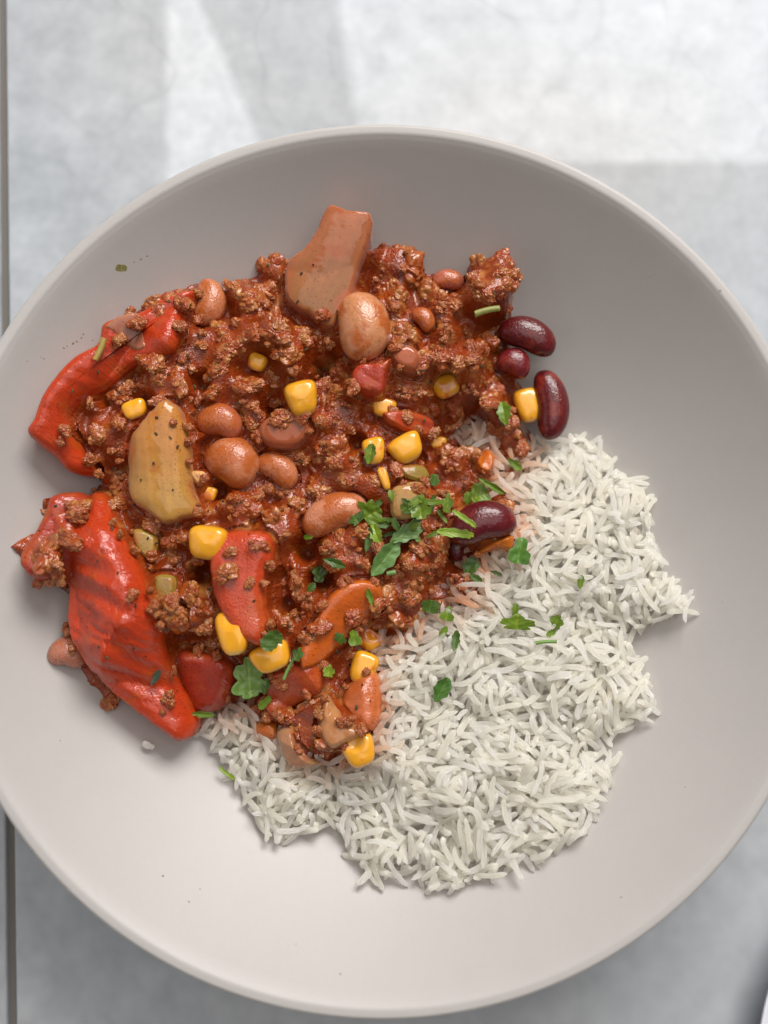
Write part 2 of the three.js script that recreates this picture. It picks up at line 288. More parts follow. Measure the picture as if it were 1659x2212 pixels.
// gaps that open between the pieces
const holes = [[697, 792, 22], [716, 775, 16], [215, 861, 26], [429, 817, 15], [364, 781, 16], [433, 1231, 22], [367, 1406, 18], [660, 1194, 18], [690, 1250, 24], [592, 1240, 20], [625, 1310, 18], [590, 880, 14], [345, 1255, 14], [560, 1130, 16], [870, 1050, 16], [770, 1260, 14], [770, 950, 14], [910, 985, 14], [300, 870, 18], [470, 1060, 14]].map(([x, y, r]) => { const p = put(x, y); return [p.x, p.z, r * PX]; });
{
  const map = new Int32Array(N * N).fill(-1), pos = [], col = [], uv = [], idx = [];
  for (let j = 0; j < N; j++) for (let i = 0; i < N; i++) {
    const k = j * N + i, x = ORG + i * CELL, z = ORG + j * CELL, d = dChili[k] + 0.0022 * fbm(x * 160, z * 160, 4);
    const base = Math.max(bowlY(Math.hypot(x, z)), dRice[k] > 0 ? Math.min(riceTop[k], bed[k] + 0.002) : 0);
    const e = Math.sqrt(clamp(d / 0.005));
    const wx = x + 0.0016 * noise(x * 260, z * 260, 3), wz = z + 0.0016 * noise(x * 260, z * 260, 9), b1 = Math.abs(noise(wx * 190, wz * 190, 4)), b2 = Math.abs(noise(wx * 420, wz * 420, 6)), pool = ss(0.02, 0.2, noise(x * 90, z * 90, 40));
    let hole = 0; for (const q of holes) { const e2 = ((x - q[0]) ** 2 + (z - q[1]) ** 2) / (q[2] * q[2]); if (e2 < 6) hole = Math.max(hole, Math.exp(-e2)); } if (hole > 0.25) keepOff[k] = 1;
    const y = top[k] - 0.0022 - 0.010 * hole + 0.0048 * fbm(x * 120, z * 120, 2) + (0.0042 * (b1 - 0.2) + 0.0016 * (b2 - 0.2)) * (1 - 0.7 * pool) + 0.00035 * fbm(x * 900, z * 900, 3);
    H[k] = S[k] = d > 0 ? base + (y - base) * e - 0.0006 : base;
    if (d < -0.0004) { map[k] = -2; continue; }
    map[k] = pos.length / 3; pos.push(x, S[k] - (d < 0 ? 0.001 : 0), z); uv.push(x, z);
    const t = clamp(0.5 + 1.1 * fbm(x * 110, z * 110, 50)), o = ss(0.1, 0.4, fbm(x * 240, z * 240, 60)), mm = ss(0.2, 0.5, b1 + 0.35 * b2) * ss(-0.1, 0.2, fbm(x * 150, z * 150, 70)) * (1 - pool) * 0.75;
    col.push(lerp(lerp(lerp(0.17, 0.34, t), 0.42, o * 0.6), MINCE[0], mm), lerp(lerp(lerp(0.021, 0.052, t), 0.095, o * 0.6), MINCE[1], mm), lerp(lerp(lerp(0.004, 0.007, t), 0.008, o * 0.6), MINCE[2], mm));
  }
  sauceParts = { map, pos, col, uv, idx };
}
function buildSauce() { // the sauce rises a little round all that lies in it
  const { map, pos, col, uv, idx } = sauceParts, a = Float32Array.from(H), b = new Float32Array(N * N), r = 4;
  for (let pass = 0; pass < 2; pass++) {
    for (let j = 0; j < N; j++) { let s = 0; for (let i = -r; i < N; i++) { if (i + r < N) s += a[j * N + i + r]; if (i - r - 1 >= 0) s -= a[j * N + i - r - 1]; if (i >= 0) b[j * N + i] = s / (2 * r + 1); } }
    for (let i = 0; i < N; i++) { let s = 0; for (let j = -r; j < N; j++) { if (j + r < N) s += b[(j + r) * N + i]; if (j - r - 1 >= 0) s -= b[(j - r - 1) * N + i]; if (j >= 0) a[j * N + i] = s / (2 * r + 1); } }
  }
  for (let k = 0; k < N * N; k++) { const v = map[k]; if (v < 0) continue; const x = pos[v * 3], z = pos[v * 3 + 2], d = dChili[k]; const c = a[k] - 0.0013 - (keepOff[k] ? 0.0018 : 0) - 0.0009 * noise(x * 170, z * 170, 90); if (c > S[k] && d > 0.0005) pos[v * 3 + 1] += (c - S[k]) * ss(0.0005, 0.003, d); if (lying[k] > 0) pos[v * 3 + 1] = Math.min(pos[v * 3 + 1], lying[k] - 0.0016); }
  for (let j = 0; j < N - 1; j++) for (let i = 0; i < N - 1; i++) { const k = j * N + i, a = map[k], b = map[k + 1], c = map[k + N], d = map[k + N + 1]; if (a >= 0 && b >= 0 && c >= 0 && d >= 0) idx.push(a, c, b, b, c, d); }
  const m = shade(new THREE.Mesh(geo(pos, idx, col, uv), M.wet)); m.name = 'sauce'; chili.add(m);
}
// raise the height map under a thing that lies on the chili; crumbs keep off where keep is set
function stamp(cx, cz, rad, y, keep) { const a0 = gx(cx), b0 = gx(cz), r = rad / CELL; for (let j = Math.floor(b0 - r); j <= b0 + r; j++) for (let i = Math.floor(a0 - r); i <= a0 + r; i++) { if (i < 0 || j < 0 || i >= N || j >= N) continue; const q = Math.hypot(i - a0, j - b0) / r; if (q < 1) { const k = j * N + i; H[k] = Math.max(H[k], y - rad * 0.4 * q * q); if (keep) { keepOff[k] = 1; lying[k] = Math.max(lying[k], y - rad * 0.4 * q * q); } } } }
const surf = (x, z) => sample(H, x, z);

// ---------------------------------------------------------------- pieces of pepper, onion and tomato
function smoothClosed(pts, n) { const c = new THREE.CatmullRomCurve3(pts.map(([x, y]) => new THREE.Vector3(x, 0, y)), true, 'centripetal'); return c.getSpacedPoints(n).slice(0, n); }
const edges = [];                                                     // outlines along which mince clings
function vegPiece(name, label, category, outline, o = {}) {
  const n = o.n ?? 110, rings = 24, lift = o.lift ?? 0.002, th = o.th ?? 0.0028, bulge = o.bulge ?? 0.002;
  const h0 = (() => { let s = 0; for (const [x, y] of outline) s += put(x, y).y; return s / outline.length + lift + th * 0.5; })();
  const w = outline.map(([x, y]) => { const p = at(x, y, h0); return [p.x, p.z]; });
  const out = smoothClosed(w, n), cx = out.reduce((s, p) => s + p.x, 0) / n, cz = out.reduce((s, p) => s + p.z, 0) / n;
  const spine = o.spine ? new THREE.CatmullRomCurve3(o.spine.map(([x, y]) => at(x, y, h0))).getSpacedPoints(48) : [];
  const toSpine = (p) => { if (spine.length < 2) return new THREE.Vector3(cx, 0, cz); let b = null, bd = 1e9; for (let i = 0; i + 1 < spine.length; i++) { const e = spine[i + 1].clone().sub(spine[i]), t = clamp(p.clone().sub(spine[i]).setY(0).dot(e.setY(0)) / e.lengthSq()), q = spine[i].clone().addScaledVector(e, t).setY(0), d = q.distanceToSquared(p); if (d < bd) { bd = d; b = q; } } return b; };
  const sd = (label.length * 13.7) % 50, tip = o.tip ?? [0, 0], h = o.flat ?? 0.6, rip = o.ripple ?? 0, c0 = o.color, c1 = o.edge ?? c0.map((v, i) => v * [1.25, 1.6, 1.4][i]), sc = o.sauce ?? 0.5;
  const pos = [], col = [], idx = [];
  const segD = (x, z) => { let d = 1e9; for (let i = 0; i < n; i++) { const p = rim[i], q = rim[(i + 1) % n], ex = q[0] - p[0], ez = q[1] - p[1], t = clamp(((x - p[0]) * ex + (z - p[1]) * ez) / (ex * ex + ez * ez + 1e-14)), ux = p[0] + ex * t - x, uz = p[1] + ez * t - z; d = Math.min(d, ux * ux + uz * uz); } return Math.sqrt(d); };
  const c2 = o.color2, zr = Math.max(...out.map((p) => p.z)) - Math.min(...out.map((p) => p.z));
  const colour = (x, y, z, d) => {
    const v = 1 + 0.16 * fbm(x * 180, z * 180, sd) + (o.fibre ?? 0.08) * noise((-sa * (x - cx) + ca * (z - cz)) * 900, (ca * (x - cx) + sa * (z - cz)) * 70, sd), e = 1 - ss(0, 0.0022, d), g2 = c2 ? ss(-0.4, 0.4, (z - cz) / zr + 0.3 * fbm(x * 120, z * 120, sd + 3)) : 0;
    const f = ss(0.02, 0.30, fbm(x * 170, z * 170, sd + 9) + (sc - 0.5) * 0.5 + 0.16 * (1 - ss(0, 0.0035, d))) * 0.9;
    for (let i = 0; i < 3; i++) col.push(clamp(lerp(lerp((c2 ? lerp(c0[i], c2[i], g2) : c0[i]) * v, c1[i], e * 0.55), lerp([0.42, 0.085, 0.012][i], c0[i], 0.45), f)));
  };
  const spn = out.map((p) => toSpine(p.clone().setY(0)));
  const rim = out.map((p, i) => { const j = 1 + (o.jag ?? 0.03) * noise(p.x * 500, p.z * 500, sd) + 0.005 * noise(p.x * 1400, p.z * 1400, sd); return [lerp(spn[i].x, p.x, j), lerp(spn[i].z, p.z, j)]; });
  const softD = (x, z) => { let t = 0; for (let i = 0; i < n; i++) { const p = rim[i], q = rim[(i + 1) % n], ux = (p[0] + q[0]) / 2 - x, uz = (p[1] + q[1]) / 2 - z, e = ux * ux + uz * uz + 2.5e-7; t += Math.hypot(q[0] - p[0], q[1] - p[1]) / (e * e); } return Math.pow(t * 2 / Math.PI, -1 / 3); };
  let dMax = 0; for (let i = 0; i < n; i += 2) dMax = Math.max(dMax, softD(lerp(spn[i].x, out[i].x, 0.15), lerp(spn[i].z, out[i].z, 0.15)));
  const sat = dMax * 0.95, ca = Math.cos((o.axis ?? 0) * Math.PI / 180), sa = Math.sin((o.axis ?? 0) * Math.PI / 180);
  const height = (x, z) => {
    const d = segD(x, z), q = Math.min(1, softD(x, z) / sat), base = lerp(h0 - lift - th * 0.5, moundY(x, z), h) + lift + tip[0] * (x - cx) + tip[1] * (z - cz), u = -sa * (x - cx) + ca * (z - cz);
    const wv = (rip ? rip * Math.abs(noise(x * 60 + z * 50, z * 210 - x * 90, sd)) + rip * 0.25 * fbm(x * 300, z * 300, sd) : 0) + 0.0005 * fbm(x * 150, z * 150, sd);
    return base + th * (0.3 + 0.7 * Math.sqrt(clamp(d / 0.0009))) + bulge * (1 - (1 - q) ** 3) + wv * (0.3 + 0.7 * q) - (o.curl ?? 0) * u * u;
  };
  const nrm = [];
  for (let r = 0; r <= rings; r++) {
    const s = r === rings ? 1 : Math.pow(r / rings, 0.75);
    for (let i = 0; i < n; i++) {
      const x = lerp(spn[i].x, rim[i][0], s), z = lerp(spn[i].z, rim[i][1], s), y = height(x, z), E = 0.00025;
      pos.push(x, y, z); colour(x, y, z, segD(x, z));
      const nx = -(height(x + E, z) - height(x - E, z)) / (2 * E), nz = -(height(x, z + E) - height(x, z - E)) / (2 * E), L = Math.hypot(nx, 1, nz); nrm.push(nx / L, 1 / L, nz / L);
    }
  }
  const q0 = rings * n;
  // the cut edge and the underside
  for (let i = 0; i < n; i++) { pos.push(pos[(q0 + i) * 3] * 1, pos[(q0 + i) * 3 + 1] - th * 0.55 - (o.skirt ?? 0.001), pos[(q0 + i) * 3 + 2]); const c = c1; col.push(...c.map((v) => v * 0.95)); }
  for (let i = 0; i < n; i++) { const x = lerp(spn[i].x, out[i].x, 0.85), z = lerp(spn[i].z, out[i].z, 0.85); pos.push(x, pos[(q0 + i) * 3 + 1] - th - (o.skirt ?? 0.001), z); col.push(...c1); }
  const cI = pos.length / 3; pos.push(cx, h0 - 0.004, cz); col.push(...c1);
  const R = rings + 2;
  for (let r = 0; r < R; r++) for (let i = 0; i < n; i++) { const a = r * n + i, b = r * n + (i + 1) % n; idx.push(a, b, a + n, b, b + n, a + n); }
  if (spine.length < 2) for (let i = 0; i < n; i++) idx.push(R * n + i, R * n + (i + 1) % n, cI);
  if (spine.length > 1) THREE.ShapeUtils.triangulateShape(spn.map((p) => new THREE.Vector2(p.x + 1e-7 * noise(p.x * 9e3, p.z * 9e3), p.z)), []).forEach(([a, b, c]) => { const ar = (pos[b * 3] - pos[a * 3]) * (pos[c * 3 + 2] - pos[a * 3 + 2]) - (pos[c * 3] - pos[a * 3]) * (pos[b * 3 + 2] - pos[a * 3 + 2]); idx.push(...(ar > 0 ? [a, c, b] : [a, b, c]), ...[]); });
  // face the top upwards
  const A = new THREE.Vector3().fromArray(pos, (n * 4) * 3), B = new THREE.Vector3().fromArray(pos, (n * 4 + 1) * 3), Cc = new THREE.Vector3().fromArray(pos, (n * 5) * 3);
  if (B.sub(A).cross(Cc.sub(A)).y < 0) for (let i = 0; i < idx.length; i += 3) { const t = idx[i]; idx[i] = idx[i + 1]; idx[i + 1] = t; }
  const root = new THREE.Vector3(cx, h0, cz); for (let i = 0; i < pos.length; i += 3) { pos[i] -= cx; pos[i + 1] -= h0; pos[i + 2] -= cz; }
  const uv = []; for (let i = 0; i < pos.length; i += 3) uv.push(pos[i] + pos[i + 1] * 0.6 + cx, pos[i + 2] + pos[i + 1] * 0.6 + cz);
  const g = geo(pos, idx, col, uv), m = new THREE.Mesh(g, name === 'onion_piece' || o.clear ? M.onion : M.veg); m.position.copy(root);
  const nn = g.attributes.normal; for (let i = 0; i < q0; i++) nn.setXYZ(i, nrm[i * 3], nrm[i * 3 + 1], nrm[i * 3 + 2]);
  edges.push({ rim, n: o.cling ?? Math.round(zr / 0.0035) });
  for (let i = 0; i < (rings + 1) * n; i += 1) stamp(pos[i * 3] + cx, pos[i * 3 + 2] + cz, 0.0015, pos[i * 3 + 1] + h0, o.keep ?? true);
  return tag(m, name, label, category, o.group);
}
const RED = [0.46, 0.040, 0.008], ORANGE = [0.52, 0.10, 0.010], ONION = [0.46, 0.17, 0.055], GREEN = [0.52, 0.27, 0.05];
const PEP = 'pieces of cooked pepper in the chili', ONI = 'pieces of softened onion in the chili';
vegPiece('pepper_piece', 'long curved red pepper strip along the upper left edge of the chili', 'pepper piece', C1([[1165, 515], [1120, 620], [1100, 700], [1050, 885], [930, 935], [800, 965], [640, 1085], [480, 1190], [420, 1290], [470, 1440], [560, 1590], [400, 1590], [330, 1510], [240, 1430], [205, 1370], [240, 1310], [290, 1180], [380, 1040], [480, 930], [600, 845], [640, 740], [820, 665], [1010, 545]]), { color: RED, th: 0.0032, bulge: 0.0042, lift: 0.001, spine: C1([[1000, 680], [800, 830], [560, 1010], [370, 1210], [330, 1370], [420, 1510]]), skirt: 0.005, sauce: 0.25, n: 150, group: PEP, flat: 0.8, ripple: 0.0009 });
vegPiece('pepper_piece', 'largest red pepper piece, broad and wrinkled, at the lower left edge', 'pepper piece', C3([[610, 205], [700, 360], [800, 520], [900, 700], [985, 960], [1000, 1180], [1070, 1380], [1120, 1480], [1140, 1650], [1060, 1700], [920, 1620], [800, 1520], [640, 1370], [520, 1230], [440, 1080], [420, 940], [420, 760], [450, 560], [450, 400], [510, 260]]), { color: RED, th: 0.004, bulge: 0.0055, lift: 0.003, skirt: 0.006, ripple: 0.0028, sauce: 0.2, n: 150, group: PEP, flat: 0.8 });
vegPiece('tomato_piece', 'dark red tomato lump with mince stuck on it at the far left', 'tomato piece', C3([[330, 230], [480, 210], [545, 265], [520, 420], [480, 600], [420, 720], [260, 740], [190, 690], [160, 600], [240, 440], [290, 330]]), { color: [0.36, 0.035, 0.014], th: 0.006, bulge: 0.004, lift: 0.001, skirt: 0.008, ripple: 0.001, sauce: 0.6 });
vegPiece('pepper_piece', 'orange red pepper strip standing right of the lone corn kernel', 'pepper piece', C3([[1290, 470], [1600, 462], [1630, 600], [1590, 690], [1585, 900], [1610, 1010], [1560, 1110], [1440, 1090], [1350, 980], [1290, 860], [1250, 640]]), { color: [0.48, 0.048, 0.012], th: 0.004, bulge: 0.003, lift: 0.003, skirt: 0.004, sauce: 0.38, group: PEP });
vegPiece('tomato_piece', 'smooth dark red tomato skin right of the largest pepper piece', 'tomato piece', C3([[1080, 1150], [1250, 1150], [1400, 1230], [1390, 1380], [1285, 1515], [1150, 1500], [1100, 1400], [1060, 1270]]), { color: [0.36, 0.030, 0.010], th: 0.004, bulge: 0.005, lift: 0.001, skirt: 0.006, sauce: 0.3 });
vegPiece('pepper_piece', 'long orange pepper strip sloping through the lower middle of the chili', 'pepper piece', C4([[560, 745], [690, 672], [815, 690], [850, 775], [765, 875], [645, 995], [520, 1110], [405, 1150], [395, 1030], [480, 880]]), { color: ORANGE, th: 0.0035, bulge: 0.0025, lift: 0.0015, sauce: 0.55, group: PEP });
vegPiece('pepper_piece', 'flat orange red pepper piece beside the largest parsley leaf', 'pepper piece', C4([[230, 1190], [380, 1130], [500, 1110], [520, 1250], [350, 1370], [250, 1430], [190, 1360]]), { color: [0.42, 0.055, 0.012], th: 0.003, bulge: 0.002, lift: 0.001, sauce: 0.6, group: PEP });
vegPiece('pepper_piece', 'square orange pepper piece against the rice in front of a kernel', 'pepper piece', C4([[640, 1250], [780, 1165], [820, 1200], [828, 1430], [785, 1485], [700, 1430], [620, 1330]]), { color: [0.50, 0.12, 0.035], th: 0.003, bulge: 0.0022, lift: 0.001, sauce: 0.55, skirt: 0.004, group: PEP });
vegPiece('carrot_piece', 'small orange carrot sliver at the edge of the rice gap', 'carrot piece', C2([[1200, 1262], [1240, 1300], [1215, 1385], [1165, 1370], [1150, 1320]]), { color: [0.52, 0.12, 0.012], th: 0.004, bulge: 0.0015, lift: 0.003, sauce: 0.35 });
vegPiece('carrot_piece', 'orange carrot piece under the kidney bean beside the rice', 'carrot piece', C5([[260, 885], [330, 820], [480, 770], [470, 858], [400, 850]]), { color: [0.52, 0.13, 0.012], th: 0.004, bulge: 0.001, lift: 0.0005, sauce: 0.3 });
vegPiece('pepper_piece', 'small orange pepper tip lying on rice at the lower edge', 'pepper piece', C4([[165, 1435], [265, 1460], [262, 1530], [190, 1525], [145, 1505]]), { color: [0.50, 0.13, 0.015], th: 0.003, bulge: 0.001, lift: 0.001, sauce: 0.35, group: PEP });
vegPiece('onion_piece', 'large brownish onion layer standing at the top edge of the chili', 'onion piece', C2([[475, 145], [560, 170], [655, 185], [675, 212], [655, 300], [605, 420], [565, 560], [530, 610], [470, 690], [400, 645], [275, 560], [255, 450], [275, 370], [350, 320], [415, 240], [440, 180]]), { color: [0.50, 0.155, 0.06], color2: [0.33, 0.125, 0.032], edge: [0.5, 0.10, 0.012], th: 0.0022, bulge: 0.001, curl: 17, axis: -62, fibre: 0.1, lift: 0.009, skirt: 0.008, sauce: 0.42, group: ONI, tip: [0.05, -0.16], flat: 0.15, cling: 3 });
const bigGreen = [...C1([[985, 1175], [1080, 1235], [1120, 1330], [1135, 1500], [1150, 1700]]), ...C3([[1170, 250], [1185, 335], [1100, 360], [980, 400], [890, 335], [760, 240], [745, 0]]), ...C1([[745, 1500], [780, 1375], [860, 1290]])];
vegPiece('pepper_piece', 'large yellow green pepper piece, smooth, in the left of the chili', 'pepper piece', bigGreen, { color: [0.56, 0.21, 0.03], color2: [0.52, 0.255, 0.04], edge: [0.46, 0.16, 0.02], th: 0.003, bulge: 0.002, clear: true, curl: 20, axis: 85, fibre: 0.14, lift: 0.0045, skirt: 0.004, flat: 0.3, sauce: 0.33, group: PEP });
vegPiece('pepper_piece', 'narrow olive pepper piece showing between sauce below the large green one', 'pepper piece', C3([[800, 430], [930, 470], [905, 600], [850, 585], [800, 510]]), { color: [0.34, 0.19, 0.035], th: 0.002, bulge: 0.001, lift: 0, sauce: 0.3, group: PEP });
vegPiece('pepper_piece', 'small olive pepper patch left of the orange red pepper strip', 'pepper piece', C3([[930, 705], [1040, 715], [1025, 850], [970, 905], [930, 830]]), { color: [0.28, 0.16, 0.03], th: 0.002, bulge: 0.001, lift: 0, sauce: 0.25, group: PEP });
vegPiece('onion_piece', 'curved pale orange onion layer above the lowest corn kernel', 'onion piece', C4([[535, 1300], [590, 1370], [660, 1420], [745, 1490], [640, 1550], [560, 1575], [490, 1470], [505, 1400]]), { color: [0.50, 0.20, 0.065], th: 0.0025, bulge: 0.003, lift: 0.003, sauce: 0.25, group: ONI });
vegPiece('onion_piece', 'translucent brown onion layer at the lowest tip of the chili', 'onion piece', C4([[265, 1490], [345, 1470], [380, 1560], [440, 1620], [500, 1660], [400, 1688], [320, 1660], [280, 1580]]), { color: [0.42, 0.18, 0.075], th: 0.0025, bulge: 0.003, lift: 0.002, skirt: 0.004, sauce: 0.3, group: ONI });
vegPiece('onion_piece', 'pale yellow onion piece under the parsley in the middle', 'onion piece', C4([[900, 170], [1060, 140], [1050, 250], [1000, 330], [900, 330], [880, 250]]), { color: [0.46, 0.24, 0.06], th: 0.0025, bulge: 0.0015, lift: 0.0005, sauce: 0.4, group: ONI });
vegPiece('onion_piece', 'pinkish onion slice lying on the long red pepper strip', 'onion piece', C1([[640, 745], [810, 655], [850, 760], [870, 860], [800, 872], [700, 800]]), { color: [0.40, 0.12, 0.06], th: 0.0015, bulge: 0.001, lift: 0.0065, sauce: 0.35, group: ONI, keep: true });
vegPiece('celery_piece', 'small olive celery slice below two corn kernels in the middle', 'celery piece', C4([[930, 60], [1060, 45], [1092, 100], [1060, 132], [950, 105]]), { color: [0.26, 0.16, 0.03], th: 0.002, bulge: 0.001, lift: 0.001, sauce: 0.35 });
vegPiece('tomato_piece', 'chopped tomato chunk in the centre below the palest bean', 'tomato piece', C2([[600, 880], [700, 870], [760, 850], [740, 930], [715, 1015], [590, 992], [565, 950]]), { color: [0.38, 0.035, 0.014], th: 0.005, bulge: 0.002, lift: 0.002, ripple: 0.0008, sauce: 0.55 });
vegPiece('tomato_piece', 'flat tomato shred left of the rice gap above two kernels', 'tomato piece', C2([[720, 1110], [840, 1095], [960, 1130], [940, 1200], [860, 1195], [740, 1150]]), { color: [0.40, 0.045, 0.014], th: 0.003, bulge: 0.001, lift: 0.002, ripple: 0.0008, sauce: 0.6 });
vegPiece('onion_piece', 'rounded orange onion piece in the sauce left of the centre', 'onion piece', C2([[150, 1160], [230, 1100], [330, 1110], [380, 1180], [330, 1250], [220, 1260], [150, 1220]]), { color: [0.42, 0.085, 0.02], th: 0.003, bulge: 0.002, lift: 0.001, sauce: 0.62, group: ONI });
vegPiece('onion_piece', 'orange onion piece in the sauce right of the palest bean', 'onion piece', C2([[780, 800], [850, 790], [900, 850], [870, 910], [790, 890], [760, 850]]), { color: [0.44, 0.09, 0.02], th: 0.003, bulge: 0.002, lift: 0.001, sauce: 0.6, group: ONI });
vegPiece('garlic_piece', 'small pointed pale garlic bit beside the large green pepper piece', 'garlic piece', C1([[1128, 1600], [1210, 1595], [1225, 1620], [1180, 1680], [1150, 1650]]), { color: [0.62, 0.28, 0.11], th: 0.002, bulge: 0.001, lift: 0.003, sauce: 0.2, n: 50 });
vegPiece('carrot_piece', 'orange carrot bit left of the tall corn kernel', 'carrot piece', C3([[985, 940], [1050, 860], [1110, 910], [1100, 1000], [1060, 1050], [990, 1010]]), { color: [0.50, 0.10, 0.012], th: 0.003, bulge: 0.002, lift: 0.001, sauce: 0.5 });

// ---------------------------------------------------------------- beans and corn
function blob(nu, nv, f) { const pos = [], idx = []; for (let j = 0; j <= nv; j++) for (let i = 0; i < nu; i++) { const p = f(i / nu * Math.PI * 2, j / nv * Math.PI); pos.push(...p); } for (let j = 0; j < nv; j++) for (let i = 0; i < nu; i++) { const a = j * nu + i, b = j * nu + (i + 1) % nu; idx.push(a, b, a + nu, b, b + nu, a + nu); } return { pos, idx }; }
const sgnp = (v, p) => Math.sign(v) * Math.pow(Math.abs(v), p);
function place(m, px, py, o, half) { let p = put(px, py); const y0 = surf(p.x, p.z); const onBowl = o.bowl; const base = onBowl ? bowlY(Math.hypot(p.x, p.z)) : Math.max(p.y - 0.002, o.high ? y0 : 0); const y = base + half * (1 - (o.sink ?? 0.3) * 2) + (o.lift ?? 0); p = at(px, py, y); m.position.copy(p); m.rotation.set(o.rx ?? 0, -(o.ang ?? 0) * Math.PI / 180, o.rz ?? 0, 'YXZ'); return p; }
function bean(label, px, py, L, W, o) {
  const l = L * PX / 2, w = W * PX / 2, h = w * (o.thick ?? 0.85), bend = o.bend ?? 0.25, sd = px * 0.37;
  const { pos, idx } = blob(44, 36, (u, v) => {
    const t = Math.cos(v), s = Math.pow(Math.sin(v), 0.82), cx = t * l; let y = s * Math.sin(u) * h, z = s * Math.cos(u) * w; const nb = Math.exp(-t * t * 7);
    if (z > 0) z *= 1 - 0.30 * nb * bend * 2; z += bend * w * (t * t - 0.4) * 1.0; const q = 1 + 0.05 * noise(t * 1.6 + sd, u < Math.PI ? u : 2 * Math.PI - u, sd) + 0.012 * noise(t * 8, y * 1500, z * 1500); return [cx, y * q, z * (0.97 + 0.03 * q)];
  });
  const col = [], c0 = o.color, sc = o.sauce ?? 0.4;
  for (let i = 0; i < pos.length; i += 3) { const a = pos[i] * 200 + sd, b = pos[i + 1] * 200, c = pos[i + 2] * 200, v = 1 + 0.25 * fbm(a, b, c) + 0.15 * noise(a * 6, b * 6, c * 6), f = ss(0.0, 0.2, fbm(a * 0.8, c * 0.8 + 9, b) + 0.3 * fbm(a * 3, c * 3, b * 3) + (sc - (o.dark ? 0.5 : 0.42)) * 0.6) * 0.9; for (let k = 0; k < 3; k++) col.push(clamp(lerp(c0[k] * v, (o.dark ? [0.22, 0.022, 0.012] : [0.42, 0.095, 0.016])[k], f))); }
  const uv = []; for (let i = 0; i < pos.length; i += 3) uv.push(pos[i] + pos[i + 1] * 0.6, pos[i + 2] + pos[i + 1] * 0.6);
  const m = new THREE.Mesh(geo(pos, idx, col, uv), M.bean); const p = place(m, px, py, o, h);
  stamp(p.x, p.z, Math.min(l, w) * 0.95, p.y + h * 0.8, true); for (const s of [-0.6, 0.6]) stamp(p.x + Math.cos((o.ang ?? 0) * Math.PI / 180) * l * s, p.z + Math.sin((o.ang ?? 0) * Math.PI / 180) * l * s, w * 0.8, p.y + h * 0.4, true);
  return tag(m, o.name, label, 'bean', o.dark ? 'dark red kidney beans' : 'pale beans in the chili');
}
const PALE = [0.52, 0.2, 0.085], PINK = [0.50, 0.165, 0.07], KID = [0.10, 0.006, 0.007];
bean('pinkish split bean at the upper left edge of the chili', 450, 655, 108, 74, { name: 'bean', ang: 100, color: PINK, sink: 0.28, high: true, sauce: 0.5, lift: 0.002 });
bean('largest and palest bean, upright below the onion layer at the top', 783, 706, 150, 116, { name: 'bean', ang: 84, color: [0.54, 0.22, 0.095], sink: 0.3, high: true, sauce: 0.45, bend: 0.1, lift: 0.001 });
bean('plump pinkish bean right of the large yellow green pepper piece', 503, 1000, 122, 108, { name: 'bean', ang: 35, color: PINK, sink: 0.42, sauce: 0.62, bend: 0.15 });
bean('sauce covered bean above the plump pinkish one', 475, 912, 100, 76, { name: 'bean', ang: 10, color: [0.44, 0.11, 0.05], sink: 0.42, sauce: 0.7 });
bean('slim pink bean pointing left in the middle of the chili', 600, 1015, 100, 66, { name: 'bean', ang: 35, color: PINK, sink: 0.32, sauce: 0.6 });
bean('long pinkish bean beside the parsley in the middle', 722, 1112, 150, 86, { name: 'bean', ang: -22, color: [0.56, 0.21, 0.11], sink: 0.42, sauce: 0.58 });
bean('single pale bean peeking out left of the largest red pepper', 146, 1412, 84, 68, { name: 'bean', ang: 8, color: [0.42, 0.15, 0.09], sink: 0.0, bowl: true, sauce: 0.35 });
bean('half hidden pink bean at the top edge near the top right mince lump', 968, 606, 74, 48, { name: 'bean', ang: 5, color: [0.42, 0.11, 0.06], sink: 0.05, sauce: 0.5 });
bean('half buried bean right of the sauce pool under the orange onion', 915, 690, 60, 44, { name: 'bean', ang: 50, color: [0.40, 0.10, 0.045], sink: 0.2, sauce: 0.6 });
const kid = (label, x, y, L, W, o) => bean(label, x, y, L, W, { name: 'kidney_bean', dark: true, color: KID, sauce: 0.28, ...o });
kid('dark kidney bean at the right edge, uppermost of the dark beans', 1140, 727, 136, 80, { ang: 22, bowl: true, sink: 0.0, lift: 0.004 });
kid('small half hidden kidney bean between the two large ones at the right', 1110, 786, 78, 68, { ang: 25, bowl: true, sink: 0, lift: 0.008, color: [0.15, 0.010, 0.013] });
kid('dark kidney bean upright at the right edge beside a corn kernel', 1188, 874, 162, 80, { ang: 84, bowl: true, sink: 0, lift: 0.005, sauce: 0.38 });
kid('dark kidney bean below the parsley next to the rice', 1043, 1132, 145, 92, { ang: -14, sink: 0.1, lift: 0.004, color: [0.105, 0.007, 0.010] });
kid('dark purple bean end hidden below the kidney bean next to the rice', 990, 1182, 60, 44, { ang: -70, sink: 0.1, lift: 0.001 });

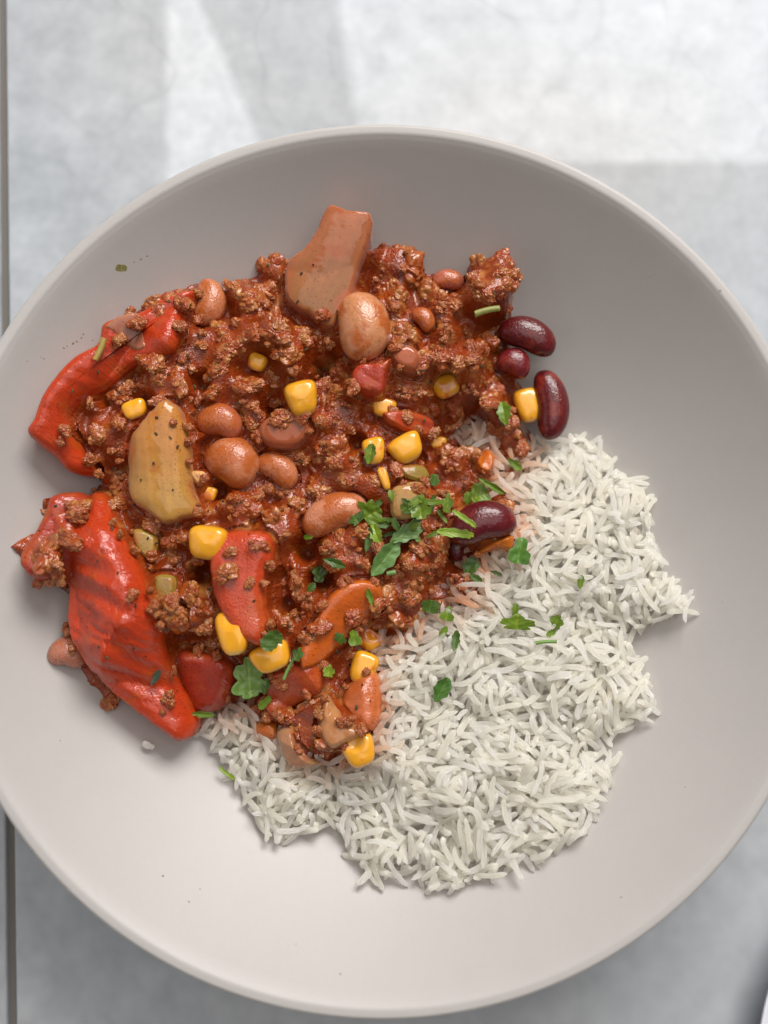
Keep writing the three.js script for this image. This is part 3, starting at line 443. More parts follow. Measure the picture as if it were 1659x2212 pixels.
function corn(label, px, py, w, l, o = {}) {
  const a = w * PX / 2, b = l * PX / 2, hh = (o.h ?? 0.75) * Math.min(a, b), sd = px;
  const { pos, idx } = blob(40, 28, (u, v) => {
    const cu = sgnp(Math.cos(u), 0.62), su = sgnp(Math.sin(u), 0.62), sv = Math.pow(Math.sin(v), 0.7), cv = sgnp(Math.cos(v), 0.7);
    let x = cu * sv * a, z = su * sv * b, y = cv * hh; const t = z / b; x *= 1 - (0.10 + 0.14 * hash2(sd | 0, 3)) * t * (o.taper ?? 1) + 0.05 * Math.sin(sd);  z += 0.10 * (hash2(sd | 0, 9) - 0.5) * x; y += 0.10 * (hash2(sd | 0, 7) - 0.5) * x; y *= 1 - 0.1 * t;
    if (t < -0.1) { const q = Math.exp(-((x / a) ** 2 * 3 + ((t + 0.55) ** 2) * 9)); y -= Math.sign(y) * q * hh * (o.dimple ?? 0.12); }
    y += 0.07 * hh * noise(x * 300 + sd, z * 300, 3); return [x, y, z];
  });
  const col = []; for (let i = 0; i < pos.length; i += 3) { const t = pos[i + 2] / b, v = 1 + 0.12 * fbm(pos[i] * 400 + sd, pos[i + 2] * 400, 1), f = ss(0.06, 0.3, fbm(pos[i] * 260 + sd, pos[i + 2] * 260, 6) + ((o.sauce ?? 0.4) - 0.42) * 0.6) * 0.8, pale = ss(0.72, 1, t) * (o.pale ?? 0.7); const c = [lerp(0.80, 0.85, pale) * v, lerp(0.35, 0.53, pale) * v, lerp(0.012, 0.16, pale) * v], s = [0.55, 0.10, 0.012]; for (let k = 0; k < 3; k++) col.push(clamp(lerp(c[k], s[k], f))); }
  const m = new THREE.Mesh(geo(pos, idx, col), M.corn); const p = place(m, px, py, { sink: 0.15, ...o }, hh);
  stamp(p.x, p.z, Math.min(a, b) * 0.95, p.y + hh * 0.8, true);
  return tag(m, 'corn_kernel', label, 'corn kernel', 'sweetcorn kernels in the chili');
}
corn('tiny yellow kernel sunk in mince at the upper left', 556, 783, 42, 38, { sink: 0.2, ang: 20, h: 0.9 });
corn('kernel sunk in the gap left of the large green pepper tip', 291, 884, 48, 40, { sink: 0.15, ang: -20 });
corn('bright square kernel with a red sauce drop, left of the centre', 652, 861, 70, 76, { ang: -12, lift: 0.003, sink: 0.05, h: 0.95, rx: 0.25, rz: -0.1, sauce: 0.3 });
corn('flat kernel half covered in sauce above the tomato shred', 829, 880, 52, 42, { ang: 10, sink: 0.2, sauce: 0.5 });
corn('orange speckled kernel near the right edge of the chili', 964, 835, 62, 52, { ang: -25, sink: 0.12, sauce: 0.5 });
corn('smooth kernel at the right edge touching the upright kidney bean', 1140, 876, 56, 80, { ang: -10, sink: 0.0, lift: 0.003, sauce: 0.12 });
corn('kernel carrying a parsley leaf, left of another kernel', 808, 974, 48, 58, { ang: -10, sink: 0.12, sauce: 0.3 });
corn('large bright kernel in the middle with a dark speck', 878, 969, 76, 62, { ang: -28, sink: 0.05, lift: 0.002, h: 0.85, sauce: 0.25 });
corn('small kernel just left of the rice gap', 944, 957, 40, 30, { ang: 5, sink: 0.15 });
corn('thin kernel edge standing above the parsley in the middle', 830, 1034, 20, 52, { ang: -18, sink: 0.1, h: 1.2 });
corn('rounded bright kernel alone above the orange red pepper strip', 449, 1172, 78, 72, { ang: 8, lift: 0.004, sink: 0, h: 0.8, sauce: 0.15, rx: 0.15 });
corn('tall kernel with a brown dent, left of the largest parsley leaf', 504, 1366, 64, 96, { ang: -8, lift: 0.004, sink: 0, h: 0.75, sauce: 0.18, rx: -0.12, rz: 0.12, dimple: 0.35 });
corn('bright kernel under the parsley right of the tall one', 586, 1419, 78, 62, { ang: -25, lift: 0.003, sink: 0, sauce: 0.12 });
corn('kernel at the rice edge above the square orange pepper', 785, 1443, 58, 72, { ang: 20, lift: 0.003, sink: 0, h: 0.8, sauce: 0.2 });
corn('lowest kernel, at the tip of the chili on the rice', 777, 1622, 70, 66, { ang: -20, lift: 0.003, sink: 0, h: 0.8, sauce: 0.3, dimple: 0.4 });
corn('dull kernel almost covered by sauce beside the large green pepper', 452, 1067, 34, 32, { ang: 10, sink: 0.25, sauce: 0.5 });
corn('browned orange kernel at the rice edge beside a parsley leaf', 797, 1382, 54, 48, { ang: 40, lift: 0.001, sink: 0.05, sauce: 0.75, dimple: 0.5 });

// ---------------------------------------------------------------- mince
const crumbShape = (seedv, chunks, detail) => {
  seed = seedv * 7919 + 17; const g = new THREE.IcosahedronGeometry(1, detail), p = g.attributes.position, c = [], sph = [[0, 0, 0, 0.55]], d = new THREE.Vector3();
  for (let i = 0; i < chunks; i++) { d.set(rr(-1, 1), rr(-0.7, 0.9), rr(-1, 1)).normalize().multiplyScalar(rr(0.30, 0.62)); sph.push([d.x, d.y * 0.8, d.z, rr(0.26, 0.46)]); }
  const o = seedv * 3.7;
  for (let i = 0; i < p.count; i++) {
    d.fromBufferAttribute(p, i).normalize(); let best = 0.3, b2 = 0;
    for (const s of sph) { const q = s[0] * d.x + s[1] * d.y + s[2] * d.z, disc = s[3] ** 2 - (s[0] ** 2 + s[1] ** 2 + s[2] ** 2 - q * q); if (disc > 0) { const t = q + Math.sqrt(disc); if (t > best) { b2 = best; best = t; } else if (t > b2) b2 = t; } }
    const smooth = Math.max(0, 0.22 - (best - b2)); best += smooth * smooth * 1.1;
    const x = d.x * best, y = d.y * best, z = d.z * best, wx = x + 0.22 * noise(x * 3 + o, y * 3, z * 3), wz = z + 0.22 * noise(z * 3 + o, x * 3, y * 3 + 4);
    const c1 = Math.abs(noise(wx * 2.7 + o, y * 2.7, wz * 2.7)), c2 = Math.abs(noise(wx * 6 + o, y * 6 + 3, wz * 6)), c3 = noise(x * 17 + o, y * 17, z * 17);
    const rise = 0.30 * (c1 - 0.2) + 0.09 * (c2 - 0.2) + 0.02 * c3; best += rise;
    p.setXYZ(i, d.x * best, d.y * best, d.z * best);
    const crease = 1 - ss(0.0, 0.16, Math.min(c1 * 1.3, c2 + 0.03)), f = clamp(0.32 + (seedv * 0.37 % 1) * 0.45 + 1.7 * fbm(x * 1.7 + o, y * 1.7, z * 1.7) + 0.45 * crease - rise * 1.4), br = 0.95 + 0.5 * fbm(x * 5 + o, y * 5, z * 5);
    for (let k = 0; k < 3; k++) c.push(lerp(MINCE[k] * br, SAUCE[k] * 0.95, f));
  }
  g.setAttribute('color', new THREE.Float32BufferAttribute(c, 3)); 
  // weld so that the shading is smooth across faces
  const key = new Map(), pos = [], col = [], idx = []; for (let i = 0; i < p.count; i++) { const k = `${Math.round(p.getX(i) * 1e4)},${Math.round(p.getY(i) * 1e4)},${Math.round(p.getZ(i) * 1e4)}`; let q = key.get(k); if (q === undefined) { q = pos.length / 3; key.set(k, q); pos.push(p.getX(i), p.getY(i), p.getZ(i)); col.push(c[i * 3], c[i * 3 + 1], c[i * 3 + 2]); } idx.push(q); }
  const uv = []; for (let i = 0; i < pos.length; i += 3) uv.push((pos[i] + pos[i + 1] * 0.7) * 0.0045, (pos[i + 2] + pos[i + 1] * 0.7) * 0.0045);
  return geo(pos, idx, col, uv);
};
const bigCrumbs = [], smallCrumbs = [];
for (let i = 0; i < 18; i++) bigCrumbs.push(crumbShape(i + 1, 5 + (i % 4) * 2, 19));
for (let i = 0; i < 10; i++) smallCrumbs.push(crumbShape(i + 60, 4, 8));
seed = 4242;
const CL = 'clumps of browned mince at the edge of the chili';
const clumps = [
  [586, 583, 40, 'mince clump left of the standing onion layer at the top'], [858, 572, 66, 'big mince clump at the top edge right of the onion layer'],
  [1058, 598, 66, 'rough lump of mince and tomato at the top right corner of the chili'], [530, 655, 52, 'tall mince clump right of the split bean'], [228, 920, 58, 'mince clump left of the large green pepper tip'], [985, 1012, 58, 'mince clump below the rice gap'],
  [1108, 962, 42, 'mince clump hanging onto the rice below the right corn kernel'], [108, 1190, 56, 'mince clump on the tomato lump at the far left'], [600, 1142, 58, 'pale browned mince clump above the orange red pepper strip'],
  [918, 1192, 56, 'mince clump right of the long parsley leaf'], [872, 1318, 58, 'mince clump over the rice at the lower right edge of the chili'], [1000, 1262, 40, 'mince clump on the rice edge below the kidney bean'], [662, 1590, 46, 'mince clump at the lower tip between the onion layers'],
];
const crumbs = [];
function drop(px, py, r, o = {}) {
  const p0 = put(px, py), R = r * PX; let s = 0, n = 0; for (let b = -2; b <= 2; b++) for (let a = -2; a <= 2; a++) { s += surf(p0.x + a * R * 0.3, p0.z + b * R * 0.3); n++; }
  const y = s / n + R * (o.lift ?? 0.12), p = at(px, py, y), q = new THREE.Quaternion().setFromEuler(new THREE.Euler(rr(-0.6, 0.6), rr(0, 6.28), rr(-0.6, 0.6)));
  stamp(p.x, p.z, R * 0.9, p.y + R * 0.75, o.keep);
  return { p, q, s: new THREE.Vector3(R * rr(0.85, 1.4), R * rr(0.65, 0.95), R * rr(0.75, 1.1)), r: R, v: (rnd() * 997) | 0 };
}
for (const [x, y, r, label] of clumps) {
  const c = drop(x, y, r, { lift: 0.1 }), m = new THREE.Mesh(bigCrumbs[c.v % bigCrumbs.length], M.crumb); m.position.copy(c.p); m.quaternion.copy(c.q); m.scale.copy(c.s);
  tag(m, 'mince_clump', label, 'mince', CL);
}
const spots = [[655, 520, 13], [925, 645, 40], [1000, 662, 28], [345, 665, 40], [395, 655, 30], [290, 690, 26], [440, 742, 38], [412, 785, 34], [370, 815, 38], [545, 835, 34], [640, 748, 44], [605, 722, 38], [702, 682, 22], [850, 648, 40], [870, 735, 44], [960, 722, 34], [1040, 745, 36], [975, 772, 38], [690, 925, 30], [694, 958, 30], [722, 1005, 40], [545, 905, 28], [592, 792, 30], [480, 795, 40], [325, 832, 32], [265, 858, 32], [240, 1002, 40], [255, 1045, 30], [375, 912, 14], [800, 1045, 38], [1025, 1040, 34], [1105, 1010, 26], [1092, 1095, 28], [525, 1078, 42], [480, 1112, 28], [622, 1062, 24], [735, 1182, 44], [772, 1212, 34], [945, 1215, 34], [945, 1277, 24], [855, 1258, 28], [830, 1292, 36], [822, 1342, 24], [492, 1232, 32], [430, 1202, 28], [380, 1152, 34], [330, 1128, 30], [410, 1292, 42], [392, 1335, 42], [440, 1338, 36], [462, 1385, 30], [660, 1378, 30], [600, 1342, 24], [692, 1352, 28], [632, 1332, 20], [742, 1432, 36], [730, 1468, 18], [662, 1502, 18], [622, 1545, 38], [560, 1532, 26], [672, 1535, 38], [702, 1605, 28], [152, 1165, 36], [166, 1108, 38], [240, 1515, 26], [285, 1285, 18], [365, 1510, 22], [352, 1540, 12], [250, 1088, 26], [146, 1362, 20], [930, 882, 26], [1010, 802, 34], [1062, 832, 30], [1085, 905, 26], [760, 885, 26], [742, 935, 24], [612, 905, 28], [700, 1085, 20], [642, 985, 22], [300, 700, 24], [330, 780, 30], [195, 870, 14], [140, 930, 16], [130, 955, 12], [560, 700, 34], [580, 640, 26], [690, 745, 24], [735, 800, 26], [910, 780, 30], [1075, 700, 26], [1085, 640, 20], [820, 612, 26], [430, 690, 20], [520, 730, 30], [470, 850, 26], [520, 860, 24], [585, 860, 24], [700, 830, 20], [880, 900, 26], [905, 930, 20], [760, 1010, 26], [860, 1010, 22], [905, 1060, 22], [560, 1180, 20], [500, 1190, 22], [540, 1260, 20], [610, 1250, 22], [650, 1290, 26], [700, 1310, 22], [760, 1330, 26], [560, 1450, 18], [610, 1480, 26], [690, 1540, 24], [740, 1560, 20], [700, 1440, 22]];
for (const [x, y, r] of spots) crumbs.push(drop(x, y, r, { lift: r < 20 ? 0.2 : 0.02 }));
for (const e of edges) for (let i = 0; i < e.n; i++) {
  const q = e.rim[(rnd() * e.rim.length) | 0], v = new THREE.Vector3(q[0], surf(q[0], q[1]), q[1]).project(camera), px = 829.5 * (1 + v.x), py = 1106 * (1 - v.y);
  if (sample(dChili, q[0], q[1]) > 0.001) crumbs.push(drop(px, py, rr(7, 20), { lift: rr(-0.2, 0.1) }));
}
for (let t = 0; t < 9000 && crumbs.length < 690; t++) {
  const px = rr(50, 1160), py = rr(530, 1660), p = put(px, py), k = Math.round(gx(p.z)) * N + Math.round(gx(p.x));
  if (!(dChili[k] > 0.002) || keepOff[k]) continue;
  if (noise(p.x * 90, p.z * 90, 40) > 0.06 && rnd() < 0.8) continue;
  const r = rnd() < 0.42 ? rr(20, 38) : rr(6, 15); let near = false; for (const a of [0, 1.57, 3.14, 4.71]) { const kk = Math.round(gx(p.z + Math.sin(a) * r * PX * 0.8)) * N + Math.round(gx(p.x + Math.cos(a) * r * PX * 0.8)); if (keepOff[kk]) near = true; }
  if (near && r > 9) continue;
  crumbs.push(drop(px, py, r, { lift: r > 18 ? rr(0.0, 0.28) : rr(-0.2, 0.15) }));
}
{
  const order = crumbs.slice().sort((a, b) => b.r - a.r), parts = new Set(order.slice(0, 290)), rest = []; let n = 0; const mat4 = new THREE.Matrix4();
  for (const c of crumbs) {
    if (parts.has(c)) { const m = shade(new THREE.Mesh(c.r > 12 * PX ? bigCrumbs[c.v % bigCrumbs.length] : smallCrumbs[c.v % smallCrumbs.length], M.crumb)); m.position.copy(c.p); m.quaternion.copy(c.q); m.scale.copy(c.s); m.name = n ? `mince_crumb_${String(n).padStart(3, '0')}` : 'mince_crumb'; n++; chili.add(m); }
    else rest.push(smallCrumbs[c.v % smallCrumbs.length].clone().applyMatrix4(mat4.compose(c.p, c.q, c.s)));
  }
  const m = shade(new THREE.Mesh(mergeGeometries(rest), M.crumb)); m.name = 'fine_mince'; m.userData.kind = 'stuff'; chili.add(m);
  buildSauce();
  // dried herb flecks
  const fl = []; for (let i = 0; i < 260; i++) { const px = rr(70, 1150), py = rr(540, 1650), p = put(px, py), k = Math.round(gx(p.z)) * N + Math.round(gx(p.x)); if (!(dChili[k] > 0.001)) continue; const g = new THREE.IcosahedronGeometry(1, 1); const y = surf(p.x, p.z) + 0.0002; const dk = rnd(), cc = dk < 0.6 ? [0.045, 0.03, 0.006] : [0.10, 0.07, 0.012]; const s = rr(0.00015, 0.00045); g.applyMatrix4(mat4.compose(new THREE.Vector3(p.x, y, p.z), new THREE.Quaternion().setFromEuler(new THREE.Euler(0, rr(0, 6), 0)), new THREE.Vector3(s * rr(1, 2.2), s * 0.5, s))); g.setAttribute('color', new THREE.Float32BufferAttribute(new Array(g.attributes.position.count).fill(cc).flat(), 3)); fl.push(g); }
  const f = shade(new THREE.Mesh(mergeGeometries(fl), M.crumb)); f.name = 'herb_flecks'; f.userData.kind = 'stuff'; chili.add(f);
  console.log('crumbs', crumbs.length, 'fine', rest.length);
  tag(chili, 'chili', 'red brown minced meat chili in thick tomato sauce, left of the rice', 'chili');
}

// ---------------------------------------------------------------- parsley
function parsley(label, px, py, w, l, ang, o = {}) {
  const kind = o.kind ?? 'fan', pts = [], n = 90, a = w * PX / 2, b = l * PX / 2, sd = px * 0.713 + py * 0.31;
  for (let i = 0; i < n; i++) {
    const t = i / n, th = t * Math.PI * 2; let x, z;                           // the stalk end points to +z
    if (kind === 'fan') { const q = Math.abs(((t + 0.5) % 1) * 2 - 1), lob = 0.58 + 0.42 * Math.pow(Math.abs(Math.cos(q * Math.PI * (o.lobes ?? 2.5))), 0.7), tooth = 1 + 0.045 * Math.sin(q * 38 + sd); const open = 1 - 0.62 * ss(0.62, 1, q); const r = lob * tooth * open * (1 + 0.15 * noise(Math.cos(th) * 1.5 + sd, Math.sin(th) * 1.5)); x = Math.sin(th) * r * a * 1.05; z = -Math.cos(th) * r * b; }
    else if (kind === 'lance') { const r = 1 + 0.12 * Math.sin(th * 9 + sd) * (0.4 + 0.6 * Math.abs(Math.sin(th))) + 0.2 * noise(Math.cos(th) * 2 + sd, Math.sin(th) * 2); x = Math.sin(th) * Math.abs(Math.sin(th)) ** 0.3 * a * r; z = -Math.cos(th) * b; x *= 1 - 0.25 * (z / b); }
    else { const r = 1 + 0.35 * noise(Math.cos(th) * 2.2 + sd, Math.sin(th) * 2.2) + 0.10 * Math.sin(th * 13 + sd); x = sgnp(Math.sin(th), 0.7) * a * r; z = -sgnp(Math.cos(th), 0.8) * b * (0.85 + 0.15 * r); }
    pts.push([x, z]);
  }
  const rings = 9, pos = [], col = [], idx = [], c0 = o.color ?? [0.105, 0.175, 0.005], fold = o.fold ?? rr(0.15, 0.5), curl = o.curl ?? rr(-0.35, 0.35), tw = rr(-0.3, 0.3);
  const yOf = (x, z) => { const t = z / b, u = x / a; return Math.abs(x) * fold + curl * b * (t * t - 0.3) * 0.6 + tw * x * t + 0.06 * Math.min(a, b) * 2 * noise(x * 500 + sd, z * 500) - 0.00012 * Math.max(0, Math.cos((Math.abs(u) * 0.8 + t) * 14)); };
  for (let r = 0; r <= rings; r++) for (let i = 0; i < n; i++) { const s = r / rings, z0 = clamp(pts[i][1], -b * 0.75, b * 0.9), x = pts[i][0] * s, z = lerp(z0, pts[i][1], s), y = yOf(x, z), v = 1 + 0.35 * fbm(x * 350 + sd, z * 350) + rr(-0.05, 0.05), rib = Math.exp(-((x / (0.07 * a)) ** 2)), sv = Math.max(0, Math.cos((Math.abs(x / a) * 0.8 + z / b) * 14)) ** 12 * 0.35, k = clamp(rib * 0.6 + sv); pos.push(x, y, z); col.push(lerp(c0[0] * v, c0[0] * 2.2, k), lerp(c0[1] * v, c0[1] * 1.7, k), lerp(c0[2] * v, c0[2] * 2.2, k)); }
  const cnt = pos.length / 3, T = 0.00014;
  for (let i = 0; i < cnt; i++) { pos.push(pos[i * 3], pos[i * 3 + 1] - T, pos[i * 3 + 2]); col.push(col[i * 3] * 1.3, col[i * 3 + 1] * 1.15, col[i * 3 + 2] * 1.4); }
  for (let r = 0; r < rings; r++) for (let i = 0; i < n; i++) { const p = r * n + i, q = r * n + (i + 1) % n; idx.push(p, p + n, q, q, p + n, q + n, p + cnt, q + cnt, p + n + cnt, q + cnt, q + n + cnt, p + n + cnt); }
  for (let i = 0; i < n; i++) { const p = rings * n + i, q = rings * n + (i + 1) % n; idx.push(p, p + cnt, q, q, p + cnt, q + cnt); }
  const m = new THREE.Mesh(geo(pos, idx, col), M.leaf);
  const P0 = put(px, py), onRice = sample(dChili, P0.x, P0.z) < 0.0005, hAt = (x, z) => Math.max(surf(x, z), sample(riceTop, x, z));
  let P = P0; for (let k = 0; k < 3; k++) { const A = ang * Math.PI / 180; let s = 0; for (const [u, v] of [[0, 0], [0.5, 0], [-0.5, 0], [0, 0.5], [0, -0.5]]) s = Math.max(s, hAt(P.x + (u * a * Math.cos(A) - v * b * Math.sin(A)), P.z + (u * a * Math.sin(A) + v * b * Math.cos(A))) * (u || v ? 1 : 1)); const c = hAt(P.x, P.z); P = at(px, py, lerp(c, s, 0.75) + 0.0006 + (o.lift ?? 0)); }
  m.position.copy(P); m.rotation.set(o.rx ?? rr(-0.2, 0.2), -ang * Math.PI / 180, o.rz ?? rr(-0.25, 0.25), 'YXZ');
  return tag(m, 'parsley_leaf', label, 'parsley', 'chopped parsley scattered over the dish');
}
seed = 777;
const DARK = [0.045, 0.095, 0.005], LIGHT = [0.18, 0.27, 0.012];
const leaves = [
  ['narrow parsley shred on the mince at the right edge, left of a kernel', 1088, 892, 34, 62, -8, { kind: 'lance' }],
  ['small parsley leaf lying on a corn kernel in the middle', 800, 980, 26, 50, 12, { kind: 'lance' }],
  ['parsley bit on the mince hanging onto the rice at the upper right', 1112, 1003, 20, 46, 130, { kind: 'lance' }],
  ['broad parsley piece right above the kidney bean beside the rice', 1038, 1072, 62, 44, 70, { kind: 'cut', lift: 0.002 }],
  ['long folded parsley strip crossing above the kidney bean', 1062, 1050, 16, 76, 120, { kind: 'lance', lift: 0.004 }],
  ['tiny parsley fan left of the broad piece above the kidney bean', 1010, 1078, 20, 40, 10, { kind: 'lance' }],
  ['large upright parsley leaf on the rice next to the kidney bean', 1122, 1196, 50, 82, 14, { kind: 'fan', lobes: 1.5, color: [0.07, 0.17, 0.018], lift: 0.001 }],
  ['dull parsley leaf where mince meets rice below the kidney bean', 1016, 1225, 34, 50, 30, { kind: 'lance', color: DARK }],
  ['dark parsley tip on the rice below the dull leaf', 1028, 1250, 18, 36, 120, { kind: 'lance', color: DARK }],
  ['big frilly parsley piece at the centre of the parsley heap', 800, 1112, 76, 62, 60, { kind: 'fan', lobes: 3.5, lift: 0.002 }],
  ['curled parsley piece at the left of the parsley heap', 770, 1122, 42, 34, -40, { kind: 'fan', color: DARK }],
  ['bright cut parsley stalk in the parsley heap', 812, 1152, 26, 44, -20, { kind: 'cut', color: LIGHT, lift: 0.002 }],
  ['dark parsley shred at the lower left of the parsley heap', 796, 1165, 18, 60, 10, { kind: 'lance', color: DARK }],
  ['pale veined parsley leaf at the right of the parsley heap', 878, 1152, 40, 88, 62, { kind: 'lance', color: [0.11, 0.20, 0.05], lift: 0.002 }],
  ['ragged parsley leaf on the yellow onion piece', 908, 1102, 50, 72, -10, { kind: 'fan', lobes: 3.5, lift: 0.001 }],
  ['thin parsley strip lying flat above the ragged leaf', 930, 1085, 14, 66, 88, { kind: 'lance' }],
  ['small parsley loop beside the yellow onion piece', 882, 1092, 20, 40, 60, { kind: 'cut' }],
  ['folded parsley bit left of the kidney bean', 966, 1092, 26, 56, 5, { kind: 'fan', lobes: 2.5, lift: 0.001 }],
  ['ragged parsley strip lying over the kidney bean end', 985, 1152, 20, 88, 96, { kind: 'cut', color: LIGHT, lift: 0.004, curl: -0.3 }],
  ['narrow parsley strip slanting across the kidney bean', 1003, 1120, 13, 66, -55, { kind: 'cut', color: LIGHT, lift: 0.006 }],
  ['long smooth parsley leaf pointing up right, below the parsley heap', 832, 1206, 44, 106, 38, { kind: 'lance', color: [0.095, 0.19, 0.04], lift: 0.003, fold: 0.4 }],
  ['dark parsley leaf in the sauce below the long pinkish bean', 690, 1240, 34, 66, 5, { kind: 'fan', color: DARK }],
  ['dark parsley shred right of the dark leaf in the sauce', 722, 1216, 20, 56, 110, { kind: 'lance', color: DARK }],
  ['small parsley tip left of the dark leaf in the sauce', 672, 1270, 18, 30, 40, { kind: 'lance', color: DARK }],
  ['curled parsley strip on the mince under the long pinkish bean', 670, 1157, 14, 34, 70, { kind: 'cut' }],
  ['thin upright parsley blade on the long orange pepper strip', 799, 1290, 14, 42, -15, { kind: 'lance' }],
  ['dark parsley leaf at the rice edge right of the lower mince clump', 930, 1310, 44, 32, 10, { kind: 'cut', color: DARK, lift: 0.001 }],
  ['looped parsley piece on the rice right of the mince edge', 966, 1330, 34, 42, 15, { kind: 'fan', lobes: 1.5 }],
  ['short parsley tail below the looped piece on the rice', 957, 1366, 16, 34, 35, { kind: 'lance' }],
  ['slender dark parsley leaf on the rice, tip up', 984, 1384, 20, 50, 10, { kind: 'lance', color: DARK }],
  ['wide three lobed parsley leaf in the middle of the rice', 1117, 1347, 82, 46, 5, { kind: 'fan', lobes: 2.5, lift: 0.001 }],
  ['small parsley lobe above the wide three lobed leaf', 1113, 1318, 16, 38, 8, { kind: 'lance' }],
  ['small parsley leaf on the rice right of the wide one', 1202, 1345, 34, 40, 20, { kind: 'fan', lobes: 2.5 }],
  ['lone parsley leaf on the rice below the others', 954, 1490, 36, 66, 30, { kind: 'lance', color: [0.055, 0.14, 0.016], lift: 0.001 }],
  ['largest parsley leaf, pale and lobed, at the lower left', 539, 1475, 80, 126, -5, { kind: 'fan', lobes: 3.5, color: [0.15, 0.27, 0.05], lift: 0.006, fold: 0.2, curl: -0.1 }],
  ['dark parsley leaf lying on the kernel right of the tall one', 587, 1384, 36, 54, 50, { kind: 'cut', color: DARK, lift: 0.002 }],
  ['parsley leaf with a bare stalk right of the two lower kernels', 642, 1416, 26, 40, 20, { kind: 'fan', color: DARK, lift: 0.002 }],
  ['tiny parsley fan near the lower rice edge', 710, 1452, 28, 36, 10, { kind: 'fan', color: LIGHT }],
  ['bright parsley lobe above the browned kernel', 766, 1382, 30, 48, -12, { kind: 'fan', lobes: 1.5, lift: 0.002 }],
  ['dark parsley lobe left of the bright one above the browned kernel', 734, 1380, 32, 28, 40, { kind: 'fan', color: DARK }],
  ['flat parsley sliver at the tip of the largest red pepper', 437, 1543, 15, 60, 92, { kind: 'lance' }],
  ['dark parsley bit right of the largest parsley leaf', 574, 1482, 18, 42, 10, { kind: 'lance', color: DARK }],
  ['small parsley scrap below the largest parsley leaf', 572, 1518, 18, 38, 45, { kind: 'cut' }],
  ['parsley tip half buried in rice at the right', 1254, 1257, 18, 34, 5, { kind: 'lance' }],
  ['blurred parsley stalk at the left edge of the rice', 492, 1672, 10, 56, -52, { kind: 'cut', color: LIGHT }],
  ['dark parsley bit in the sauce above the parsley heap', 938, 1037, 24, 30, 0, { kind: 'cut', color: DARK }],
  ['small parsley bit left of the yellow onion piece', 845, 1070, 14, 28, -15, { kind: 'lance' }],
  ['green scrap in the rice under the small right leaf', 1190, 1368, 14, 24, 60, { kind: 'cut' }],
  ['small dark scrap on the rice below the dull leaf, right', 1072, 1238, 9, 30, 110, { kind: 'lance', color: DARK }],
  ['dark dried leaf stuck on the largest red pepper piece', 336, 1464, 16, 42, 30, { kind: 'lance', color: [0.035, 0.05, 0.025], lift: 0.001 }],
  ['dried herb flake alone on the upper left bowl wall', 262, 579, 26, 16, 0, { kind: 'cut', color: [0.20, 0.18, 0.05], fold: 0.1, curl: 0, rx: 0, rz: 0, bowl: true }],
];
for (const [label, x, y, w, l, a, o] of leaves) {
  const m = parsley(label, x, y, w * 0.92, l * 0.92, a, o);
  if (o.bowl) { const p0 = at(x, y, 0.03), r = Math.hypot(p0.x, p0.z), p = at(x, y, bowlY(r) + 0.0008); m.position.copy(p); const s = (bowlY(r + 0.001) - bowlY(r)) / 0.001; m.quaternion.setFromUnitVectors(new THREE.Vector3(0, 1, 0), new THREE.Vector3(-p.x / r * s, 1, -p.z / r * s).normalize()); }
}
for (let i = 0; i < 16; i++) {
  const a = rr(0, 6.28), q = Math.sqrt(rnd()), m = parsley('tiny chopped parsley bit in the parsley heap of the middle', 868 + Math.cos(a) * q * 95, 1122 + Math.sin(a) * q * 52, rr(8, 18), rr(20, 40), rr(0, 180), { kind: rnd() < 0.5 ? 'cut' : 'lance', color: rnd() < 0.5 ? DARK : undefined, lift: 0.0005 });
  m.userData.group = 'tiny parsley bits in the heap';
}
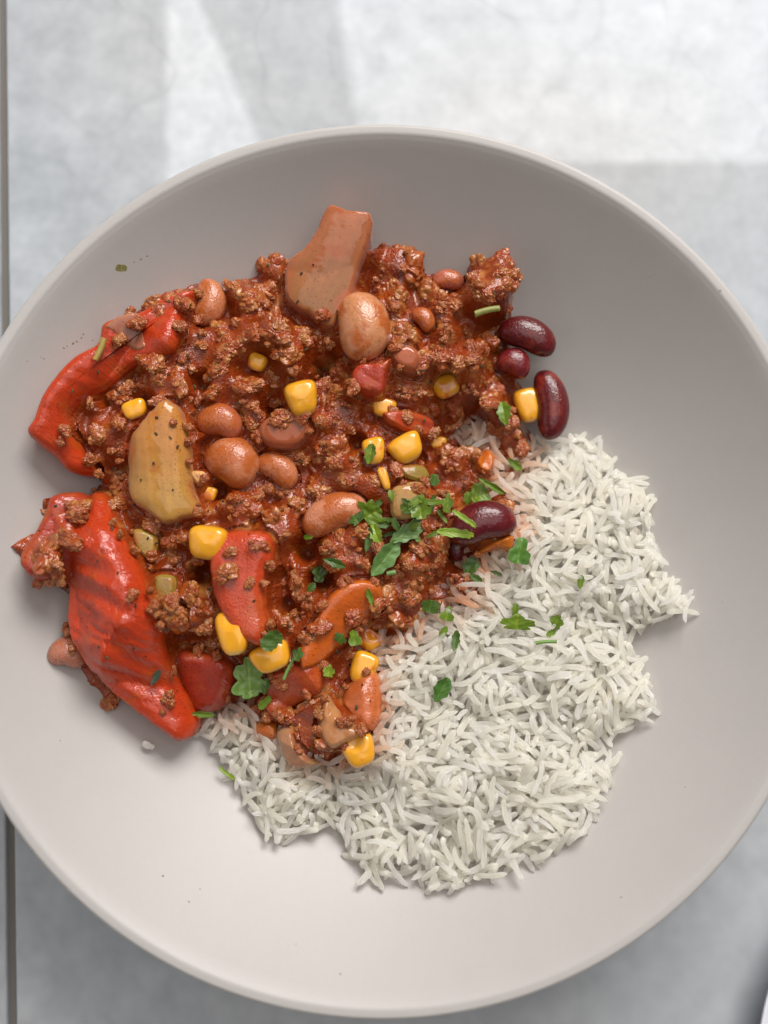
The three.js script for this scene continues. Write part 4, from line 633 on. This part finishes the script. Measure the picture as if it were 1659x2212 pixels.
function stalk(label, px, py, L, W, ang, color, lift = 0.001) {
  const l = L * PX, r = W * PX / 2, g = new THREE.CylinderGeometry(r, r * 0.9, l, 12, 6); g.rotateZ(Math.PI / 2); const p = g.attributes.position, col = [];
  for (let i = 0; i < p.count; i++) { p.setZ(i, p.getZ(i) + 0.08 * l * (p.getX(i) / l) ** 2 * 2); const v = 1 + 0.3 * noise(p.getX(i) * 300, p.getY(i) * 2000, p.getZ(i) * 2000); col.push(...color.map((c) => c * v)); }
  g.setAttribute('color', new THREE.Float32BufferAttribute(col, 3)); g.computeVertexNormals();
  const P0 = put(px, py), y = Math.max(surf(P0.x, P0.z), sample(riceTop, P0.x, P0.z)) + r * 0.8 + lift, m = new THREE.Mesh(g, M.leaf); m.position.copy(at(px, py, y)); m.rotation.y = -ang * Math.PI / 180;
  tag(m, 'parsley_stalk', label, 'parsley stalk', 'chopped stalks');
}
stalk('short green stalk lying level on the rice at the right', 1180, 1386, 44, 8, -4, [0.14, 0.27, 0.04]);
stalk('pale green stalk in the mince near the top right mince lump', 1052, 670, 54, 14, -14, [0.24, 0.24, 0.05]);
stalk('yellow stalk on the left end of the long red pepper strip', 217, 755, 50, 14, 110, [0.36, 0.24, 0.05], 0.002);
stalk('bare green stalk right of the kernel under parsley', 625, 1440, 58, 7, -62, [0.15, 0.28, 0.06], 0.002);
stalk('tiny cut stalk right of the long smooth parsley leaf', 845, 1237, 20, 12, -10, [0.15, 0.27, 0.07]);

// spice specks on the bowl
{
  const parts = [], mat4 = new THREE.Matrix4();
  for (const [x, y, s] of [[158, 742, 2.2], [166, 738, 1.8], [176, 730, 1.6], [180, 722, 1.6], [138, 752, 1.8], [145, 748, 1.2], [200, 735, 1.4], [95, 775, 1.3], [88, 772, 1.1], [305, 560, 1.8], [318, 553, 1.6], [290, 566, 1.4], [60, 780, 1.1], [87, 875, 1.0], [1402, 598, 1.2], [1556, 628, 2.0], [1490, 735, 1.0], [352, 1892, 1.6], [408, 1948, 1.6], [735, 2104, 1.4], [1342, 1938, 1.2], [432, 1920, 1.0], [640, 2040, 0.9], [130, 1600, 1.0], [1480, 1700, 0.9], [1560, 1300, 0.9]]) {
    const p0 = at(x, y, 0.03), r = Math.hypot(p0.x, p0.z), p = at(x, y, bowlY(r) + 0.0001), g = new THREE.IcosahedronGeometry(1, 1); mat4.compose(p, new THREE.Quaternion().setFromEuler(new THREE.Euler(0, x, 0)), new THREE.Vector3(s * PX * 1.5, s * PX * 0.6, s * PX * 0.9)); g.applyMatrix4(mat4); g.setAttribute('color', new THREE.Float32BufferAttribute(new Array(g.attributes.position.count).fill([0.16, 0.11, 0.06]).flat(), 3)); parts.push(g);
  }
  tag(new THREE.Mesh(mergeGeometries(parts), M.leaf), 'spice_specks', 'tiny brown spice specks scattered on the bare bowl wall', 'specks', undefined, 'stuff');
}

renderer.render(scene, camera);
